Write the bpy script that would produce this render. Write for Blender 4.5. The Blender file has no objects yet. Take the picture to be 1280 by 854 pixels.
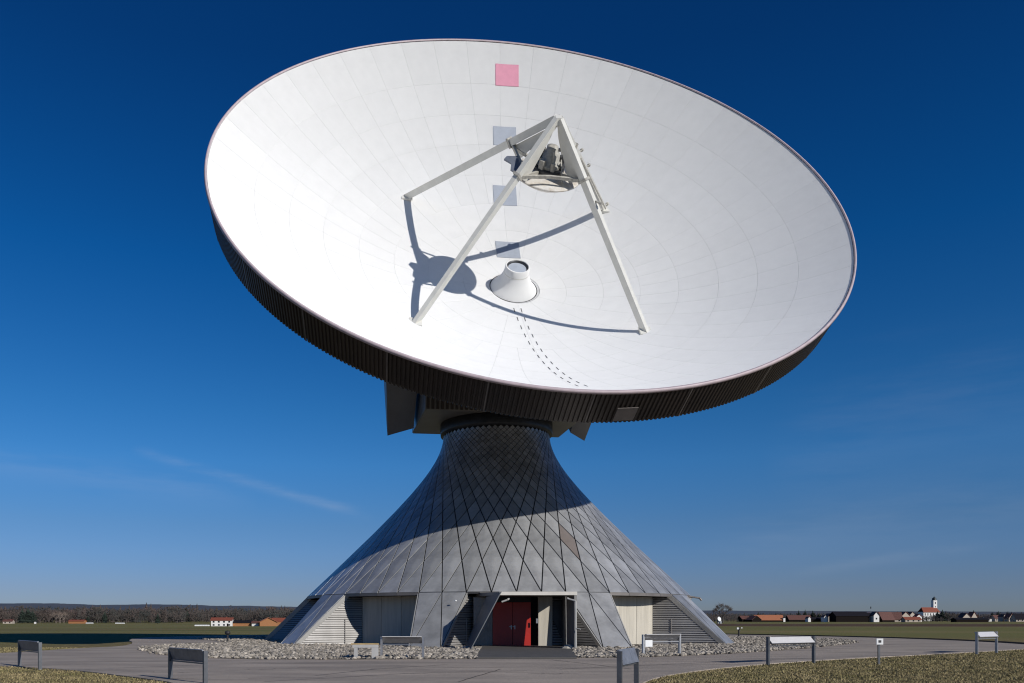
import bpy, bmesh, math, random
from mathutils import Vector, Matrix, noise
rad, sin, cos, pi = math.radians, math.sin, math.cos, math.pi
random.seed(7)
S = bpy.context.scene
COL = S.collection

# ---------------------------------------------------------------- camera
F_PX, CX, HZ, EYE = 1039.47, 548.48, 773.16, 1.4744      # in photograph pixels (1280 wide)
cam = bpy.data.cameras.new('camera'); co = bpy.data.objects.new('camera', cam); COL.objects.link(co)
co.location = (0, 0, EYE); co.rotation_euler = (pi/2, 0, 0)
cam.sensor_width = 36; cam.lens = 36*F_PX/1280
cam.shift_x = (640-CX)/1280; cam.shift_y = (HZ-427)/1280
cam.clip_start = .1; cam.clip_end = 20000
S.camera = co

# ---------------------------------------------------------------- sky and sun
SUN_AZ, SUN_EL = rad(45), rad(24.3)                    # azimuth to the right of "towards the camera"
SUN = Vector((sin(SUN_AZ)*cos(SUN_EL), -cos(SUN_AZ)*cos(SUN_EL), sin(SUN_EL)))
S.view_settings.view_transform = 'Standard'; S.view_settings.look = 'None'
S.cycles.filter_width = 1.15
S.view_settings.exposure = 0.0; S.view_settings.gamma = 1.0
sl = bpy.data.lights.new('sun', 'SUN'); sl.energy = 3.9; sl.angle = rad(.53); sl.color = (1, .965, .91)
so = bpy.data.objects.new('sun', sl); COL.objects.link(so); so.rotation_euler = SUN.to_track_quat('Z', 'Y').to_euler()
so.location = (60, -60, 60)

# clean, polarised winter air: how the clear sky's colour shifts from the horizon up
SKY_TINT = [(0.0, (.27, .38, .88)), (.034, (.285, .39, .83)), (.108, (.30, .48, .82)), (.18, (.26, .60, .98)), (.235, (.20, .59, .96)), (.386, (.06, .51, .92)), (.554, (.045, .37, .72)), (1.0, (.045, .34, .66))]
W = bpy.data.worlds.new('World'); S.world = W; W.use_nodes = True
nt = W.node_tree; N = nt.nodes; L = nt.links
for n_ in list(N): N.remove(n_)
def nd(t, **k):
    n_ = N.new(t)
    for a, b in k.items(): setattr(n_, a, b)
    return n_
def mth(op, a, b=None, clamp=False):
    n_ = N.new('ShaderNodeMath'); n_.operation = op; n_.use_clamp = clamp
    for i, x in enumerate((a, b)):
        if x is None: continue
        if isinstance(x, (int, float)): n_.inputs[i].default_value = x
        else: L.new(x, n_.inputs[i])
    return n_.outputs[0]
sky = nd('ShaderNodeTexSky', sky_type='NISHITA'); sky.sun_disc = False
sky.sun_elevation = SUN_EL; sky.sun_rotation = math.atan2(SUN.x, SUN.y)
sky.altitude = 600; sky.air_density = 1.0; sky.dust_density = .1; sky.ozone_density = 1.0
hsv = nd('ShaderNodeHueSaturation'); hsv.inputs['Saturation'].default_value = 1.28; hsv.inputs['Value'].default_value = .92
L.new(sky.outputs[0], hsv.inputs['Color'])
tc = nd('ShaderNodeTexCoord')
sepw = nd('ShaderNodeSeparateXYZ'); L.new(tc.outputs['Generated'], sepw.inputs[0])
tint = nd('ShaderNodeValToRGB'); L.new(sepw.outputs['Z'], tint.inputs[0])
for i, (p_, c_) in enumerate(SKY_TINT):
    if i > 1: tint.color_ramp.elements.new(p_)
    tint.color_ramp.elements[i].position = p_; tint.color_ramp.elements[i].color = (*c_, 1)
tm = nd('ShaderNodeMix', data_type='RGBA', blend_type='MULTIPLY'); tm.inputs[0].default_value = 1; L.new(hsv.outputs[0], tm.inputs[6]); L.new(tint.outputs[0], tm.inputs[7])
def pxdir(x, y): return Vector(((x-CX)/F_PX, 1, (HZ-y)/F_PX)).normalized()
def dotv(v):
    n_ = N.new('ShaderNodeVectorMath'); n_.operation = 'DOT_PRODUCT'
    L.new(tc.outputs['Generated'], n_.inputs[0]); n_.inputs[1].default_value = v
    return n_.outputs['Value']
mp = nd('ShaderNodeMapping'); L.new(tc.outputs['Generated'], mp.inputs[0]); mp.inputs['Scale'].default_value = (2.2, 2.2, 14)
mp.inputs['Rotation'].default_value = (0, .18, 0)
nz = nd('ShaderNodeTexNoise'); L.new(mp.outputs[0], nz.inputs[0]); nz.inputs['Scale'].default_value = 3.0
nz.inputs['Detail'].default_value = 7; nz.inputs['Roughness'].default_value = .6
cl = None
def streak(a, b, width, amp, hard=.35):
    """thin cirrus between two directions"""
    global cl
    d1, d2 = pxdir(*a), pxdir(*b); nn = d1.cross(d2).normalized(); mid = (d1+d2).normalized()
    half = math.acos(max(-1, min(1, d1.dot(d2))))/2
    off = mth('DIVIDE', dotv(nn), width/F_PX)
    w = mth('MULTIPLY', mth('SUBTRACT', nz.outputs[0], .5), 2.4)
    off = mth('ADD', off, w)
    g = mth('POWER', 2.718, mth('MULTIPLY', mth('MULTIPLY', off, off), -1))
    al = mth('DIVIDE', mth('SUBTRACT', dotv(mid), cos(half*1.15)), 1-cos(half*1.15), )
    al = mth('MULTIPLY', al, 1.6, True)
    nn2 = mth('MULTIPLY', mth('SUBTRACT', nz.outputs[0], hard), 2.6, True)
    r = mth('MULTIPLY', mth('MULTIPLY', mth('MULTIPLY', g, al), nn2), amp)
    cl = r if cl is None else mth('ADD', cl, r)
streak((185, 568), (450, 643), 5.5, .19)
streak((-60, 575), (300, 622), 18, .08)
streak((1000, 716), (1230, 682), 6, .07)
streak((980, 600), (1330, 480), 60, .03, .3)
streak((900, 690), (1400, 610), 30, .05, .3)
cl = mth('MINIMUM', cl, .5)
mx = nd('ShaderNodeMix', data_type='RGBA'); L.new(cl, mx.inputs[0]); L.new(tm.outputs[2], mx.inputs[6]); mx.inputs[7].default_value = (7, 7.3, 7.8, 1)
bg = nd('ShaderNodeBackground'); bg.inputs[1].default_value = .085; L.new(mx.outputs[2], bg.inputs[0])
wo = nd('ShaderNodeOutputWorld'); L.new(bg.outputs[0], wo.inputs[0])

# ---------------------------------------------------------------- helpers
MATS = {}
def mat(name, c, rough=.6, metal=0., var=.12, scale=3., bump=0., bscale=None, rnd=0., c2=None, stretch=None, spec=None, tone=False, coat=0):
    m = bpy.data.materials.new(name); m.use_nodes = True; t = m.node_tree; n = t.nodes; l = t.links
    b = n['Principled BSDF']; b.inputs['Roughness'].default_value = rough; b.inputs['Metallic'].default_value = metal
    if spec is not None: b.inputs['Specular IOR Level'].default_value = spec
    if coat: b.inputs['Coat Weight'].default_value = coat
    tx = n.new('ShaderNodeTexCoord'); src = tx.outputs['Object']
    if stretch:
        mpn = n.new('ShaderNodeMapping'); mpn.inputs['Scale'].default_value = stretch; l.new(src, mpn.inputs[0]); src = mpn.outputs[0]
    nz = n.new('ShaderNodeTexNoise'); nz.inputs['Scale'].default_value = scale; nz.inputs['Detail'].default_value = 8; nz.inputs['Roughness'].default_value = .6
    l.new(src, nz.inputs[0])
    rp = n.new('ShaderNodeValToRGB'); l.new(nz.outputs[0], rp.inputs[0])
    d = c2 if c2 else tuple(x*(1-var) for x in c); e = c if c2 else tuple(min(1, x*(1+var)) for x in c)
    rp.color_ramp.elements[0].position = .35; rp.color_ramp.elements[0].color = (*d, 1)
    rp.color_ramp.elements[1].position = .66; rp.color_ramp.elements[1].color = (*e, 1)
    out = rp.outputs[0]
    if rnd or tone:
        oi = n.new('ShaderNodeObjectInfo'); mr = n.new('ShaderNodeMapRange')
        mr.inputs['To Min'].default_value = 1-rnd; mr.inputs['To Max'].default_value = 1+rnd
        fac = oi.outputs['Random']
        if tone:
            at = n.new('ShaderNodeAttribute'); at.attribute_name = 'tone'
            ad = n.new('ShaderNodeMath'); ad.operation = 'ADD'; l.new(at.outputs['Fac'], ad.inputs[0]); l.new(oi.outputs['Random'], ad.inputs[1])
            fr = n.new('ShaderNodeMath'); fr.operation = 'FRACT'; l.new(ad.outputs[0], fr.inputs[0]); fac = fr.outputs[0]
        l.new(fac, mr.inputs['Value'])
        vm = n.new('ShaderNodeVectorMath'); vm.operation = 'SCALE'; l.new(out, vm.inputs[0]); l.new(mr.outputs[0], vm.inputs['Scale']); out = vm.outputs[0]
    l.new(out, b.inputs['Base Color'])
    if bump:
        n2 = n.new('ShaderNodeTexNoise'); n2.inputs['Scale'].default_value = bscale or scale*6; n2.inputs['Detail'].default_value = 6; l.new(src, n2.inputs[0])
        bp = n.new('ShaderNodeBump'); bp.inputs['Strength'].default_value = bump; bp.inputs['Distance'].default_value = .05; l.new(n2.outputs[0], bp.inputs['Height']); l.new(bp.outputs[0], b.inputs['Normal'])
    MATS[name] = m
    return m

class MB:
    def __init__(s): s.v = []; s.f = []; s.tone = []; s.sm = []
    def add(s, vs, fs, smooth=False, tone=0):
        o = len(s.v); s.v += [tuple(x) for x in vs]; s.f += [tuple(i+o for i in f) for f in fs]; s.sm += [smooth]*len(fs); s.tone += [tone]*len(fs); return s
    def box(s, c, d, M=None, tone=0):
        x, y, z = d[0]/2, d[1]/2, d[2]/2
        vs = [Vector((a*x, b*y, e*z)) for a in (-1, 1) for b in (-1, 1) for e in (-1, 1)]
        if M is not None: vs = [M @ v for v in vs]
        vs = [v+Vector(c) for v in vs]
        return s.add(vs, [(0, 1, 3, 2), (4, 6, 7, 5), (0, 4, 5, 1), (2, 3, 7, 6), (0, 2, 6, 4), (1, 5, 7, 3)], tone=tone)
    def bar(s, p, q, w, h, up=Vector((0, 0, 1))):
        """box beam from p to q, width w across, height h along up"""
        p = Vector(p); q = Vector(q); d = (q-p); ln = d.length; d.normalize()
        x = d.cross(Vector(up)).normalized(); z = x.cross(d)
        vs = [e + x*a*w/2 + z*b*h/2 for e in (p, q) for a, b in ((-1, -1), (1, -1), (1, 1), (-1, 1))]
        return s.add(vs, [(0, 1, 2, 3), (7, 6, 5, 4), (0, 4, 5, 1), (1, 5, 6, 2), (2, 6, 7, 3), (3, 7, 4, 0)])
    def prism(s, poly, off, tone=0):
        """closed solid: polygon poly and the same shifted by off"""
        n = len(poly); off = Vector(off); a = [Vector(p) for p in poly]; b = [p+off for p in a]
        return s.add(a+b, [tuple(range(n)), tuple(range(2*n-1, n-1, -1))] + [(i, i+n, (i+1) % n+n, (i+1) % n) for i in range(n)], tone=tone)
    def tube(s, p, q, r, r2=None, n=8, smooth=True, cap=True):
        p = Vector(p); q = Vector(q); d = (q-p).normalized(); x = d.orthogonal().normalized(); y = d.cross(x); r2 = r if r2 is None else r2
        vs = [p+(x*cos(2*pi*i/n)+y*sin(2*pi*i/n))*r for i in range(n)]+[q+(x*cos(2*pi*i/n)+y*sin(2*pi*i/n))*r2 for i in range(n)]
        fs = [(i, (i+1) % n, (i+1) % n+n, i+n) for i in range(n)]
        s.add(vs, fs, smooth)
        if cap: s.add(vs[:n], [tuple(range(n-1, -1, -1))]); s.add(vs[n:], [tuple(range(n))])
        return s
    def lathe(s, prof, n=48, M=None, smooth=True, a0=0, a1=2*pi):
        """prof: (radius, height) pairs about local Z"""
        full = abs(a1-a0-2*pi) < 1e-6; m = n if full else n+1
        vs = [Vector((r*cos(a0+(a1-a0)*i/n), r*sin(a0+(a1-a0)*i/n), z)) for r, z in prof for i in range(m)]
        if M is not None: vs = [M @ v for v in vs]
        fs = [(j*m+i, j*m+(i+1) % m, (j+1)*m+(i+1) % m, (j+1)*m+i) for j in range(len(prof)-1) for i in range(n)]
        return s.add(vs, fs, smooth)
    def mesh(s, name, m):
        me = bpy.data.meshes.new(name); me.from_pydata(s.v, [], s.f); me.materials.append(m)
        me.polygons.foreach_set('use_smooth', s.sm)
        if any(s.tone):
            at = me.attributes.new('tone', 'FLOAT', 'FACE'); at.data.foreach_set('value', s.tone)
        me.validate(); me.update(); return me
    def build(s, name, m, parent=None, **k): return link(name, s.mesh(name, m), parent, **k)

def link(name, data, parent=None, loc=None, rot=None, kind=None, **k):
    o = bpy.data.objects.new(name, data); COL.objects.link(o)
    if parent: o.parent = parent
    if loc is not None: o.location = loc
    if rot is not None: o.rotation_euler = rot
    if kind: o['kind'] = kind
    return o
def tag(o, label=None, cat=None, group=None, kind=None):
    for a, b in (('label', label), ('category', cat), ('group', group), ('kind', kind)):
        if b: o[a] = b
    return o
def empty(name, loc, rz=0, label=None, cat=None, group=None):
    o = bpy.data.objects.new(name, None); COL.objects.link(o); o.location = loc; o.rotation_euler = (0, 0, rz); o.empty_display_size = .2
    return tag(o, label, cat, group)
def copy_tree(o, parent=None):
    c = o.copy(); COL.objects.link(c)
    if parent: c.parent = parent
    for ch in [x for x in o.children]: copy_tree(ch, c)
    return c
def ss(x, a, b):
    t = max(0, min(1, (x-a)/(b-a))); return t*t*(3-2*t)
def gz(x, y):
    """terrain height (world): flat round the station, falling gently away"""
    d = math.hypot(x, y)
    sl_ = .0072+(.0023-.0072)*ss(x/max(d, 1), -.12, .2)
    left = 1-ss(x/max(d, 1), -.2, -.02); rt = math.hypot(x-3.764, y-54.511)
    mound = .48*ss(rt, 23, 31)*ss(y, 40, 52)*left           # the yard stands a little proud of the left field
    return -mound-sl_*max(0, min(d, 620 if x < 0 else 900)-95)
def at(px, Y): return (px-CX)/F_PX*Y
def gpt(px, py):
    """pixel on the flat ground -> world point"""
    Y = EYE*F_PX/(py-HZ); return Vector((at(px, Y), Y, 0))

# ---------------------------------------------------------------- materials
M_white = mat('white_reflector_paint', (.83, .825, .81), .7, var=.018, scale=1.5, rnd=.012, spec=.05)
M_white.node_tree.nodes['Principled BSDF'].inputs['Diffuse Roughness'].default_value = 1.0
M_gap = mat('reflector_backing_grey', (.55, .55, .55), .7)
M_strut = mat('cream_painted_steel', (.66, .65, .60), .45, var=.06, scale=2, stretch=(1, 1, 1))
M_hardware = mat('weathered_light_hardware', (.42, .40, .35), .5, var=.25, scale=5)
M_dirty = mat('stained_white_paint', (.74, .72, .68), .5, var=.1, scale=2.2, c2=(.52, .46, .38))
M_pink = mat('pink_test_square', (.66, .27, .36), .6, var=.04)
M_grey = mat('grey_test_square', (.34, .37, .42), .6, var=.05)
M_rim = mat('rim_edge_mauve', (.50, .41, .43), .5, var=.1)
M_darkrib = mat('dark_brown_ribbed_metal', (.056, .042, .034), .48, .35, var=.3, scale=.5, c2=(.040, .032, .028), rnd=.2)
M_seam = mat('grey_joint_strip', (.16, .14, .13), .5, .3)
M_black = mat('black_void', (.012, .012, .013), .8)
M_glass = mat('feed_window', (.42, .46, .52), .25, var=.05)
M_cabin = mat('grey_brown_cabin_panel', (.27, .25, .225), .5, .2, var=.12, scale=.7)
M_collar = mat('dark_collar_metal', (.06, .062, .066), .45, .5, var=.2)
M_clad = mat('weathered_zinc_panel', (.56, .56, .555), .38, .5, var=.12, scale=1.1, rnd=.2, tone=True, bump=.2, bscale=2.5, c2=(.37, .37, .37))
M_cladbrown = mat('rust_tinted_zinc_panel', (.40, .34, .305), .42, .6, var=.1, scale=1.1)
M_joint = mat('dark_panel_joint', (.03, .03, .032), .6, .2)
M_trim = mat('galvanised_edge_trim', (.50, .485, .455), .45, .35, var=.08, scale=2)
M_lip = mat('brown_grey_eaves_metal', (.20, .18, .165), .5, .4, var=.15, scale=1)
M_slat = mat('pale_louvre_metal', (.52, .50, .475), .38, .55, var=.1, scale=1, stretch=(1, 1, .3), rnd=.12)
M_slatbk = mat('louvre_shadow_backing', (.09, .075, .07), .7)
M_conc = mat('cream_concrete', (.50, .46, .385), .8, var=.12, scale=1.6, stretch=(3, 3, .25), bump=.15, bscale=20, rnd=.04)
M_concd = mat('grey_concrete', (.26, .25, .235), .85, var=.15, scale=2, bump=.3, bscale=15)
M_fascia = mat('cream_fascia', (.64, .60, .53), .55, var=.05)
M_red = mat('red_door_paint', (.42, .022, .014), .4, var=.06)
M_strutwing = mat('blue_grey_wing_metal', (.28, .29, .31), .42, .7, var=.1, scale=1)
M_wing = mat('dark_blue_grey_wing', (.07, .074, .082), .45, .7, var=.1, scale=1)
M_alu = mat('brushed_aluminium', (.42, .42, .43), .38, .75, var=.1, scale=6)
M_post = mat('dark_grey_post', (.13, .135, .145), .4, .6, var=.15, scale=5)
M_panelw = mat('bright_sign_face', (.66, .64, .62), .35, .1, var=.06, scale=4, stretch=(1, 1, 6))
M_panelg = mat('dull_sign_back', (.26, .27, .30), .5, .5, var=.2, scale=6)
M_wood = mat('yellow_timber', (.48, .33, .13), .6, var=.25, scale=4, stretch=(1, 8, 8))
M_paint = mat('white_gloss', (.78, .78, .77), .4, var=.04)
M_asphalt = mat('asphalt', (.43, .365, .305), .9, var=.2, scale=.45, bump=.5, bscale=14, c2=(.275, .238, .205), spec=.15, stretch=(.5, 1.6, 1))
M_slot = mat('grey_slot', (.10, .10, .105), .8)
M_crack = mat('dark_crack', (.09, .08, .075), .9)
M_slab = mat('dark_entrance_slab', (.085, .08, .075), .8, var=.15, scale=2)
M_stone = mat('pale_pebble', (.30, .265, .22), .85, var=.25, scale=2, tone=True, rnd=.6)
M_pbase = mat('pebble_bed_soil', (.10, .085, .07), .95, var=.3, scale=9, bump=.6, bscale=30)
M_bark = mat('grey_bark', (.09, .075, .065), .9, var=.2)
M_twig = mat('grey_brown_twigs', (.085, .066, .055), .95, var=.25, scale=.15)
M_birch = mat('pale_birch_bark', (.30, .24, .20), .9, var=.2)
M_conif = mat('dark_conifer_needles', (.018, .030, .020), .9, var=.35, scale=.2)
M_wood1 = mat('bare_woodland', (.085, .058, .050), .95, c2=(.032, .038, .034), scale=.012)
M_hill = mat('haze_blue_wooded_hill', (.045, .060, .085), .95, c2=(.065, .072, .09), scale=.006)  # blue cast is distance haze put into the colour
M_roofr = mat('red_tile_roof', (.24, .065, .035), .7, var=.18, scale=1.5)
M_roofb = mat('brown_tile_roof', (.12, .05, .038), .75, var=.2, scale=1.5)
M_roofo = mat('orange_tile_roof', (.36, .13, .06), .7, var=.15, scale=1.5)
M_roofd = mat('dark_slate_roof', (.018, .017, .022), .9, spec=.05, var=.2, scale=1.5)
M_wallw = mat('white_render', (.74, .72, .69), .8, var=.04)
M_wallo = mat('orange_timber_wall', (.34, .15, .06), .8, var=.2)
M_walld = mat('dark_timber_wall', (.014, .011, .010), .9, spec=.05, var=.25)
M_wallb = mat('beige_render', (.42, .36, .30), .8, var=.08)
M_win = mat('dark_window', (.02, .022, .026), .2)
M_bracket = mat('shade_toned_bracket', (.16, .18, .22), .5, .2)  # slate tone carries the bracket's shade in its colour
M_copper = mat('dark_green_copper', (.045, .055, .055), .5, .3)

# grass: colours laid out over real ground coordinates
def grass_mat():
    m = bpy.data.materials.new('winter_grass'); m.use_nodes = True; t = m.node_tree; n = t.nodes; l = t.links; b = n['Principled BSDF']
    b.inputs['Roughness'].default_value = .95; b.inputs['Specular IOR Level'].default_value = .1
    g = n.new('ShaderNodeNewGeometry')
    def nz(scale, st=None, det=8):
        s_ = g.outputs['Position']
        if st: mp_ = n.new('ShaderNodeMapping'); mp_.inputs['Scale'].default_value = st; l.new(s_, mp_.inputs[0]); s_ = mp_.outputs[0]
        x = n.new('ShaderNodeTexNoise'); x.inputs['Scale'].default_value = scale; x.inputs['Detail'].default_value = det; l.new(s_, x.inputs[0]); return x.outputs[0]
    def ramp(f, stops):
        r = n.new('ShaderNodeValToRGB'); l.new(f, r.inputs[0]); e = r.color_ramp.elements
        while len(e) < len(stops): e.new(.5)
        for i, (p, c) in enumerate(stops): e[i].position = p; e[i].color = (*c, 1)
        return r.outputs[0]
    def mix(f, a, b_):
        x = n.new('ShaderNodeMix'); x.data_type = 'RGBA'; l.new(f, x.inputs[0]); l.new(a, x.inputs[6]); l.new(b_, x.inputs[7]); return x.outputs[2]
    near = ramp(nz(2.2), [(.30, (.11, .082, .034)), (.5, (.19, .150, .066)), (.72, (.28, .23, .12))])
    far = ramp(nz(.03, (.25, 1, 1)), [(.33, (.13, .135, .042)), (.5, (.175, .160, .058)), (.67, (.23, .175, .08))])
    sep = n.new('ShaderNodeSeparateXYZ'); l.new(g.outputs['Position'], sep.inputs[0])
    def mr(v, a, b_):
        x = n.new('ShaderNodeMapRange'); x.interpolation_type = 'SMOOTHSTEP'; x.inputs['From Min'].default_value = a; x.inputs['From Max'].default_value = b_; l.new(v, x.inputs['Value']); return x.outputs[0]
    def mm(op, a, b_):
        x = n.new('ShaderNodeMath'); x.operation = op
        for i, q in enumerate((a, b_)):
            if isinstance(q, (int, float)): x.inputs[i].default_value = q
            else: l.new(q, x.inputs[i])
        return x.outputs[0]
    c = mix(mr(sep.outputs['Y'], 45, 75), near, far)
    # ploughed brown strips
    wob = mm('MULTIPLY', nz(.012), 60)
    yy = mm('ADD', sep.outputs['Y'], wob)
    plough = ramp(nz(.05), [(.3, (.085, .050, .032)), (.7, (.12, .076, .048))])
    band = mm('MULTIPLY', mr(yy, 205, 215), mm('SUBTRACT', 1, mr(yy, 330, 350)))
    side = mr(sep.outputs['X'], -10, 20)
    c = mix(mm('MULTIPLY', band, mm('MULTIPLY', mm('ADD', mm('MULTIPLY', side, .75), .2), 1)), c, plough)
    l.new(c, b.inputs['Base Color'])
    bp = n.new('ShaderNodeBump'); bp.inputs['Strength'].default_value = .7; bp.inputs['Distance'].default_value = .06; l.new(nz(9), bp.inputs['Height']); l.new(bp.outputs[0], b.inputs['Normal'])
    return m
M_grass = grass_mat()
M_blade = mat('dry_grass_blades', (.34, .27, .14), .95, var=.2, scale=.8, c2=(.17, .15, .06), tone=True, rnd=.45)

# ---------------------------------------------------------------- ground
TX, TY = 3.764, 54.511                                   # tower axis
def ground():
    mb = MB(); rows = [-60, -20, 0, 10, 20, 30, 38, 41, 44, 47, 50, 53, 57, 62, 70, 80, 95, 120, 150, 190, 240, 300, 380, 480, 620, 760, 900, 1100, 1400, 1800, 2400, 3200, 4500, 7000]
    xs = [-1, -.75, -.55, -.4, -.3, -.25, -.21, -.17, -.14, -.1, -.06, -.03, 0, .04, .1, .18, .28, .4, .55, .75, 1]
    vs = []
    for y in rows:
        half = 140+abs(y)*1.3
        if y > 36 and y < 81: half = 140
        for x in xs: X = x*half; vs.append((X, y, gz(X, y)))
    w = len(xs)
    mb.add(vs, [(j*w+i, j*w+i+1, (j+1)*w+i+1, (j+1)*w+i) for j in range(len(rows)-1) for i in range(w-1)], True)
    return mb.build('grass_field', M_grass, kind='structure')
ground()
# asphalt yard: outline traced on the ground, a sheet just above the grass
yard_px = [(-160, 826), (0, 833), (88, 838), (186, 850), (226, 856)]
yard = [gpt(*p) for p in yard_px] + [Vector((-4.0, 13.5, 0)), Vector((-3.2, 8, 0)), Vector((-2.6, -8, 0)), Vector((1.6, -8, 0)), Vector((2.6, 8, 0)), Vector((3.2, 14, 0))]
yard += [gpt(*p) for p in [(800, 851), (880, 838), (960, 830.5), (1060, 824), (1150, 819.5), (1240, 814.5), (1310, 810)]]
for a in [62, 75, 88, 100, 112, 125, 138, 150, 165, 180, 200, 220, 240, 255]:   # round behind the building
    r = 30.2 if a < 150 else 28
    yard.append(Vector((TX+r*sin(rad(a)), TY-r*cos(rad(a)), 0)))
yard += [gpt(173, 807.6), gpt(88, 811.5), gpt(0, 818), gpt(-160, 826.0-5)]
def smooth_poly(p, it=2):
    for _ in range(it):
        q = []
        for i in range(len(p)):
            a, b = p[i], p[(i+1) % len(p)]; q += [a*.75+b*.25, a*.25+b*.75]
        p = q
    return p
yard = smooth_poly(yard)
def sheet(name, poly, z, m, parent=None, edge=.0, kind=None):
    bm = bmesh.new(); vs = [bm.verts.new((p.x, p.y, z)) for p in poly]; f = bm.faces.new(vs)
    if edge:
        r = bmesh.ops.extrude_edge_only(bm, edges=f.edges[:]); 
        for v in [g for g in r['geom'] if isinstance(g, bmesh.types.BMVert)]: v.co.z = z-edge
    bmesh.ops.triangulate(bm, faces=[f]); me = bpy.data.meshes.new(name); bm.to_mesh(me); bm.free(); me.materials.append(m)
    if me.polygons[0].normal.z < 0: me.flip_normals()
    return link(name, me, parent, kind=kind)
asph = sheet('asphalt_yard', yard, .03, M_asphalt, edge=.62, kind='structure')
# low turf lip along the far edge of the yard, shade painted into its dark front face
for nm, m_, prof_ in (('turf_shade_edge', M_pbase, ((30.28, .02), (30.30, .11))), ('turf_lip', M_grass, ((30.30, .11), (30.9, .12), (33.0, -.03)))):
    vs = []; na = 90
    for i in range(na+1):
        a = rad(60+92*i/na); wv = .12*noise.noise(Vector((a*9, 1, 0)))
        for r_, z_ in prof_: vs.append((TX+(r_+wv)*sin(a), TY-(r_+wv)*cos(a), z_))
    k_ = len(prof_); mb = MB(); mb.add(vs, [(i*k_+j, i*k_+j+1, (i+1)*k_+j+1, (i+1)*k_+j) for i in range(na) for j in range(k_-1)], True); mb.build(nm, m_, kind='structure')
# tar joints in the yard
for pts in ([(395, 846), (470, 838), (560, 832)], [(20, 842), (240, 833), (420, 829)], [(690, 826), (740, 832), (790, 838)], [(575, 854), (600, 846), (626, 838)], [(700, 838), (960, 826), (1180, 818)], [(60, 828), (300, 829), (520, 834)], [(330, 854), (520, 843), (660, 840)], [(1000, 812), (1120, 806), (1230, 805)]):
    mb = MB(); g = [gpt(*p) for p in pts]; path = []
    for i in range(len(g)-1):
        for k in range(6): path.append(g[i].lerp(g[i+1], k/6))
    path.append(g[-1]); path = [p+Vector((random.uniform(-.03, .03), random.uniform(-.05, .05), 0)) for p in path]
    vs = []
    for i, p in enumerate(path):
        d = (path[min(i+1, len(path)-1)]-path[max(i-1, 0)]).normalized(); nn = Vector((-d.y, d.x, 0)); w = .018
        vs += [(p.x-nn.x*w, p.y-nn.y*w, .036), (p.x+nn.x*w, p.y+nn.y*w, .036)]
    mb.add(vs, [(2*i, 2*i+1, 2*i+3, 2*i+2) for i in range(len(path)-1)])
    mb.build('tar_joint', M_joint, asph)
rc = random.Random(77)
for _ in range(26):                                     # hairline cracks wandering over the yard
    x0, y0 = rc.uniform(10, 1200), rc.uniform(827, 852)
    if not 0 < y0: continue
    g0 = gpt(x0, y0); g1 = gpt(x0+rc.uniform(60, 230), y0+rc.uniform(-4, 4)); n = 14; path = []
    for i in range(n+1):
        p = g0.lerp(g1, i/n); q = p+Vector((rc.uniform(-.08, .08), rc.uniform(-.16, .16), 0)); path.append(q)
    if not all(((p.x-TX)**2+(p.y-TY)**2) > 26.5**2 and -13 < p.x < 12 and p.y < 29 for p in path): continue
    if any(p.x > 2.6+max(0, (p.y-15))*.55 or p.x < -4-max(0, (p.y-15))*.9 for p in path): continue
    vs = []
    for i, p in enumerate(path):
        d = (path[min(i+1, n)]-path[max(i-1, 0)]).normalized(); nn = Vector((-d.y, d.x, 0)); w = rc.uniform(.006, .02)
        vs += [(p.x-nn.x*w, p.y-nn.y*w, .035), (p.x+nn.x*w, p.y+nn.y*w, .035)]
    mb = MB(); mb.add(vs, [(2*i, 2*i+1, 2*i+3, 2*i+2) for i in range(n)]); mb.build('crack', M_crack, asph)
# pebble bed ring
RB = 24.0
bed = [gpt(*p) for p in [(183, 809), (176, 811.5), (186, 816.5), (212, 820.5), (250, 823.2), (300, 825), (400, 825.6), (480, 825.6), (560, 825.2), (604, 824.4), (716, 823.6), (770, 823.2), (830, 822), (900, 819), (960, 815), (1020, 810), (1058, 806.2), (1071, 803.2), (1062, 801.2), (1030, 799.6), (985, 798.6)]]
for a in range(112, 264, 8): bed.append(Vector((TX+22*sin(rad(a)), TY-22*cos(rad(a)), 0)))
bed += [gpt(300, 804.5), gpt(235, 806.6)]
bed = smooth_poly(bed, 2)
beds = sheet('pebble_bed', bed, .05, M_pbase, edge=.6, kind='structure')
# entrance slab through the bed
ex0, ex1 = at(602, 40), at(718, 42)
slabpoly = [Vector((ex0+.2, 43.6, 0)), Vector((at(594, 30.5), 29.6, 0)), Vector((at(716, 30.5), 29.6, 0)), Vector((ex1, 43.6, 0))]
sheet('entrance_slab', slabpoly, .09, M_slab, edge=.05, kind='structure')
def in_slab(x, y):
    if y > 43.6 or y < 29.4: return False
    t = (y-29.6)/14; return (at(594, 30.5)*(1-t)+(ex0+.2)*t) < x < (at(716, 30.5)*(1-t)+ex1*t)
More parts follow.
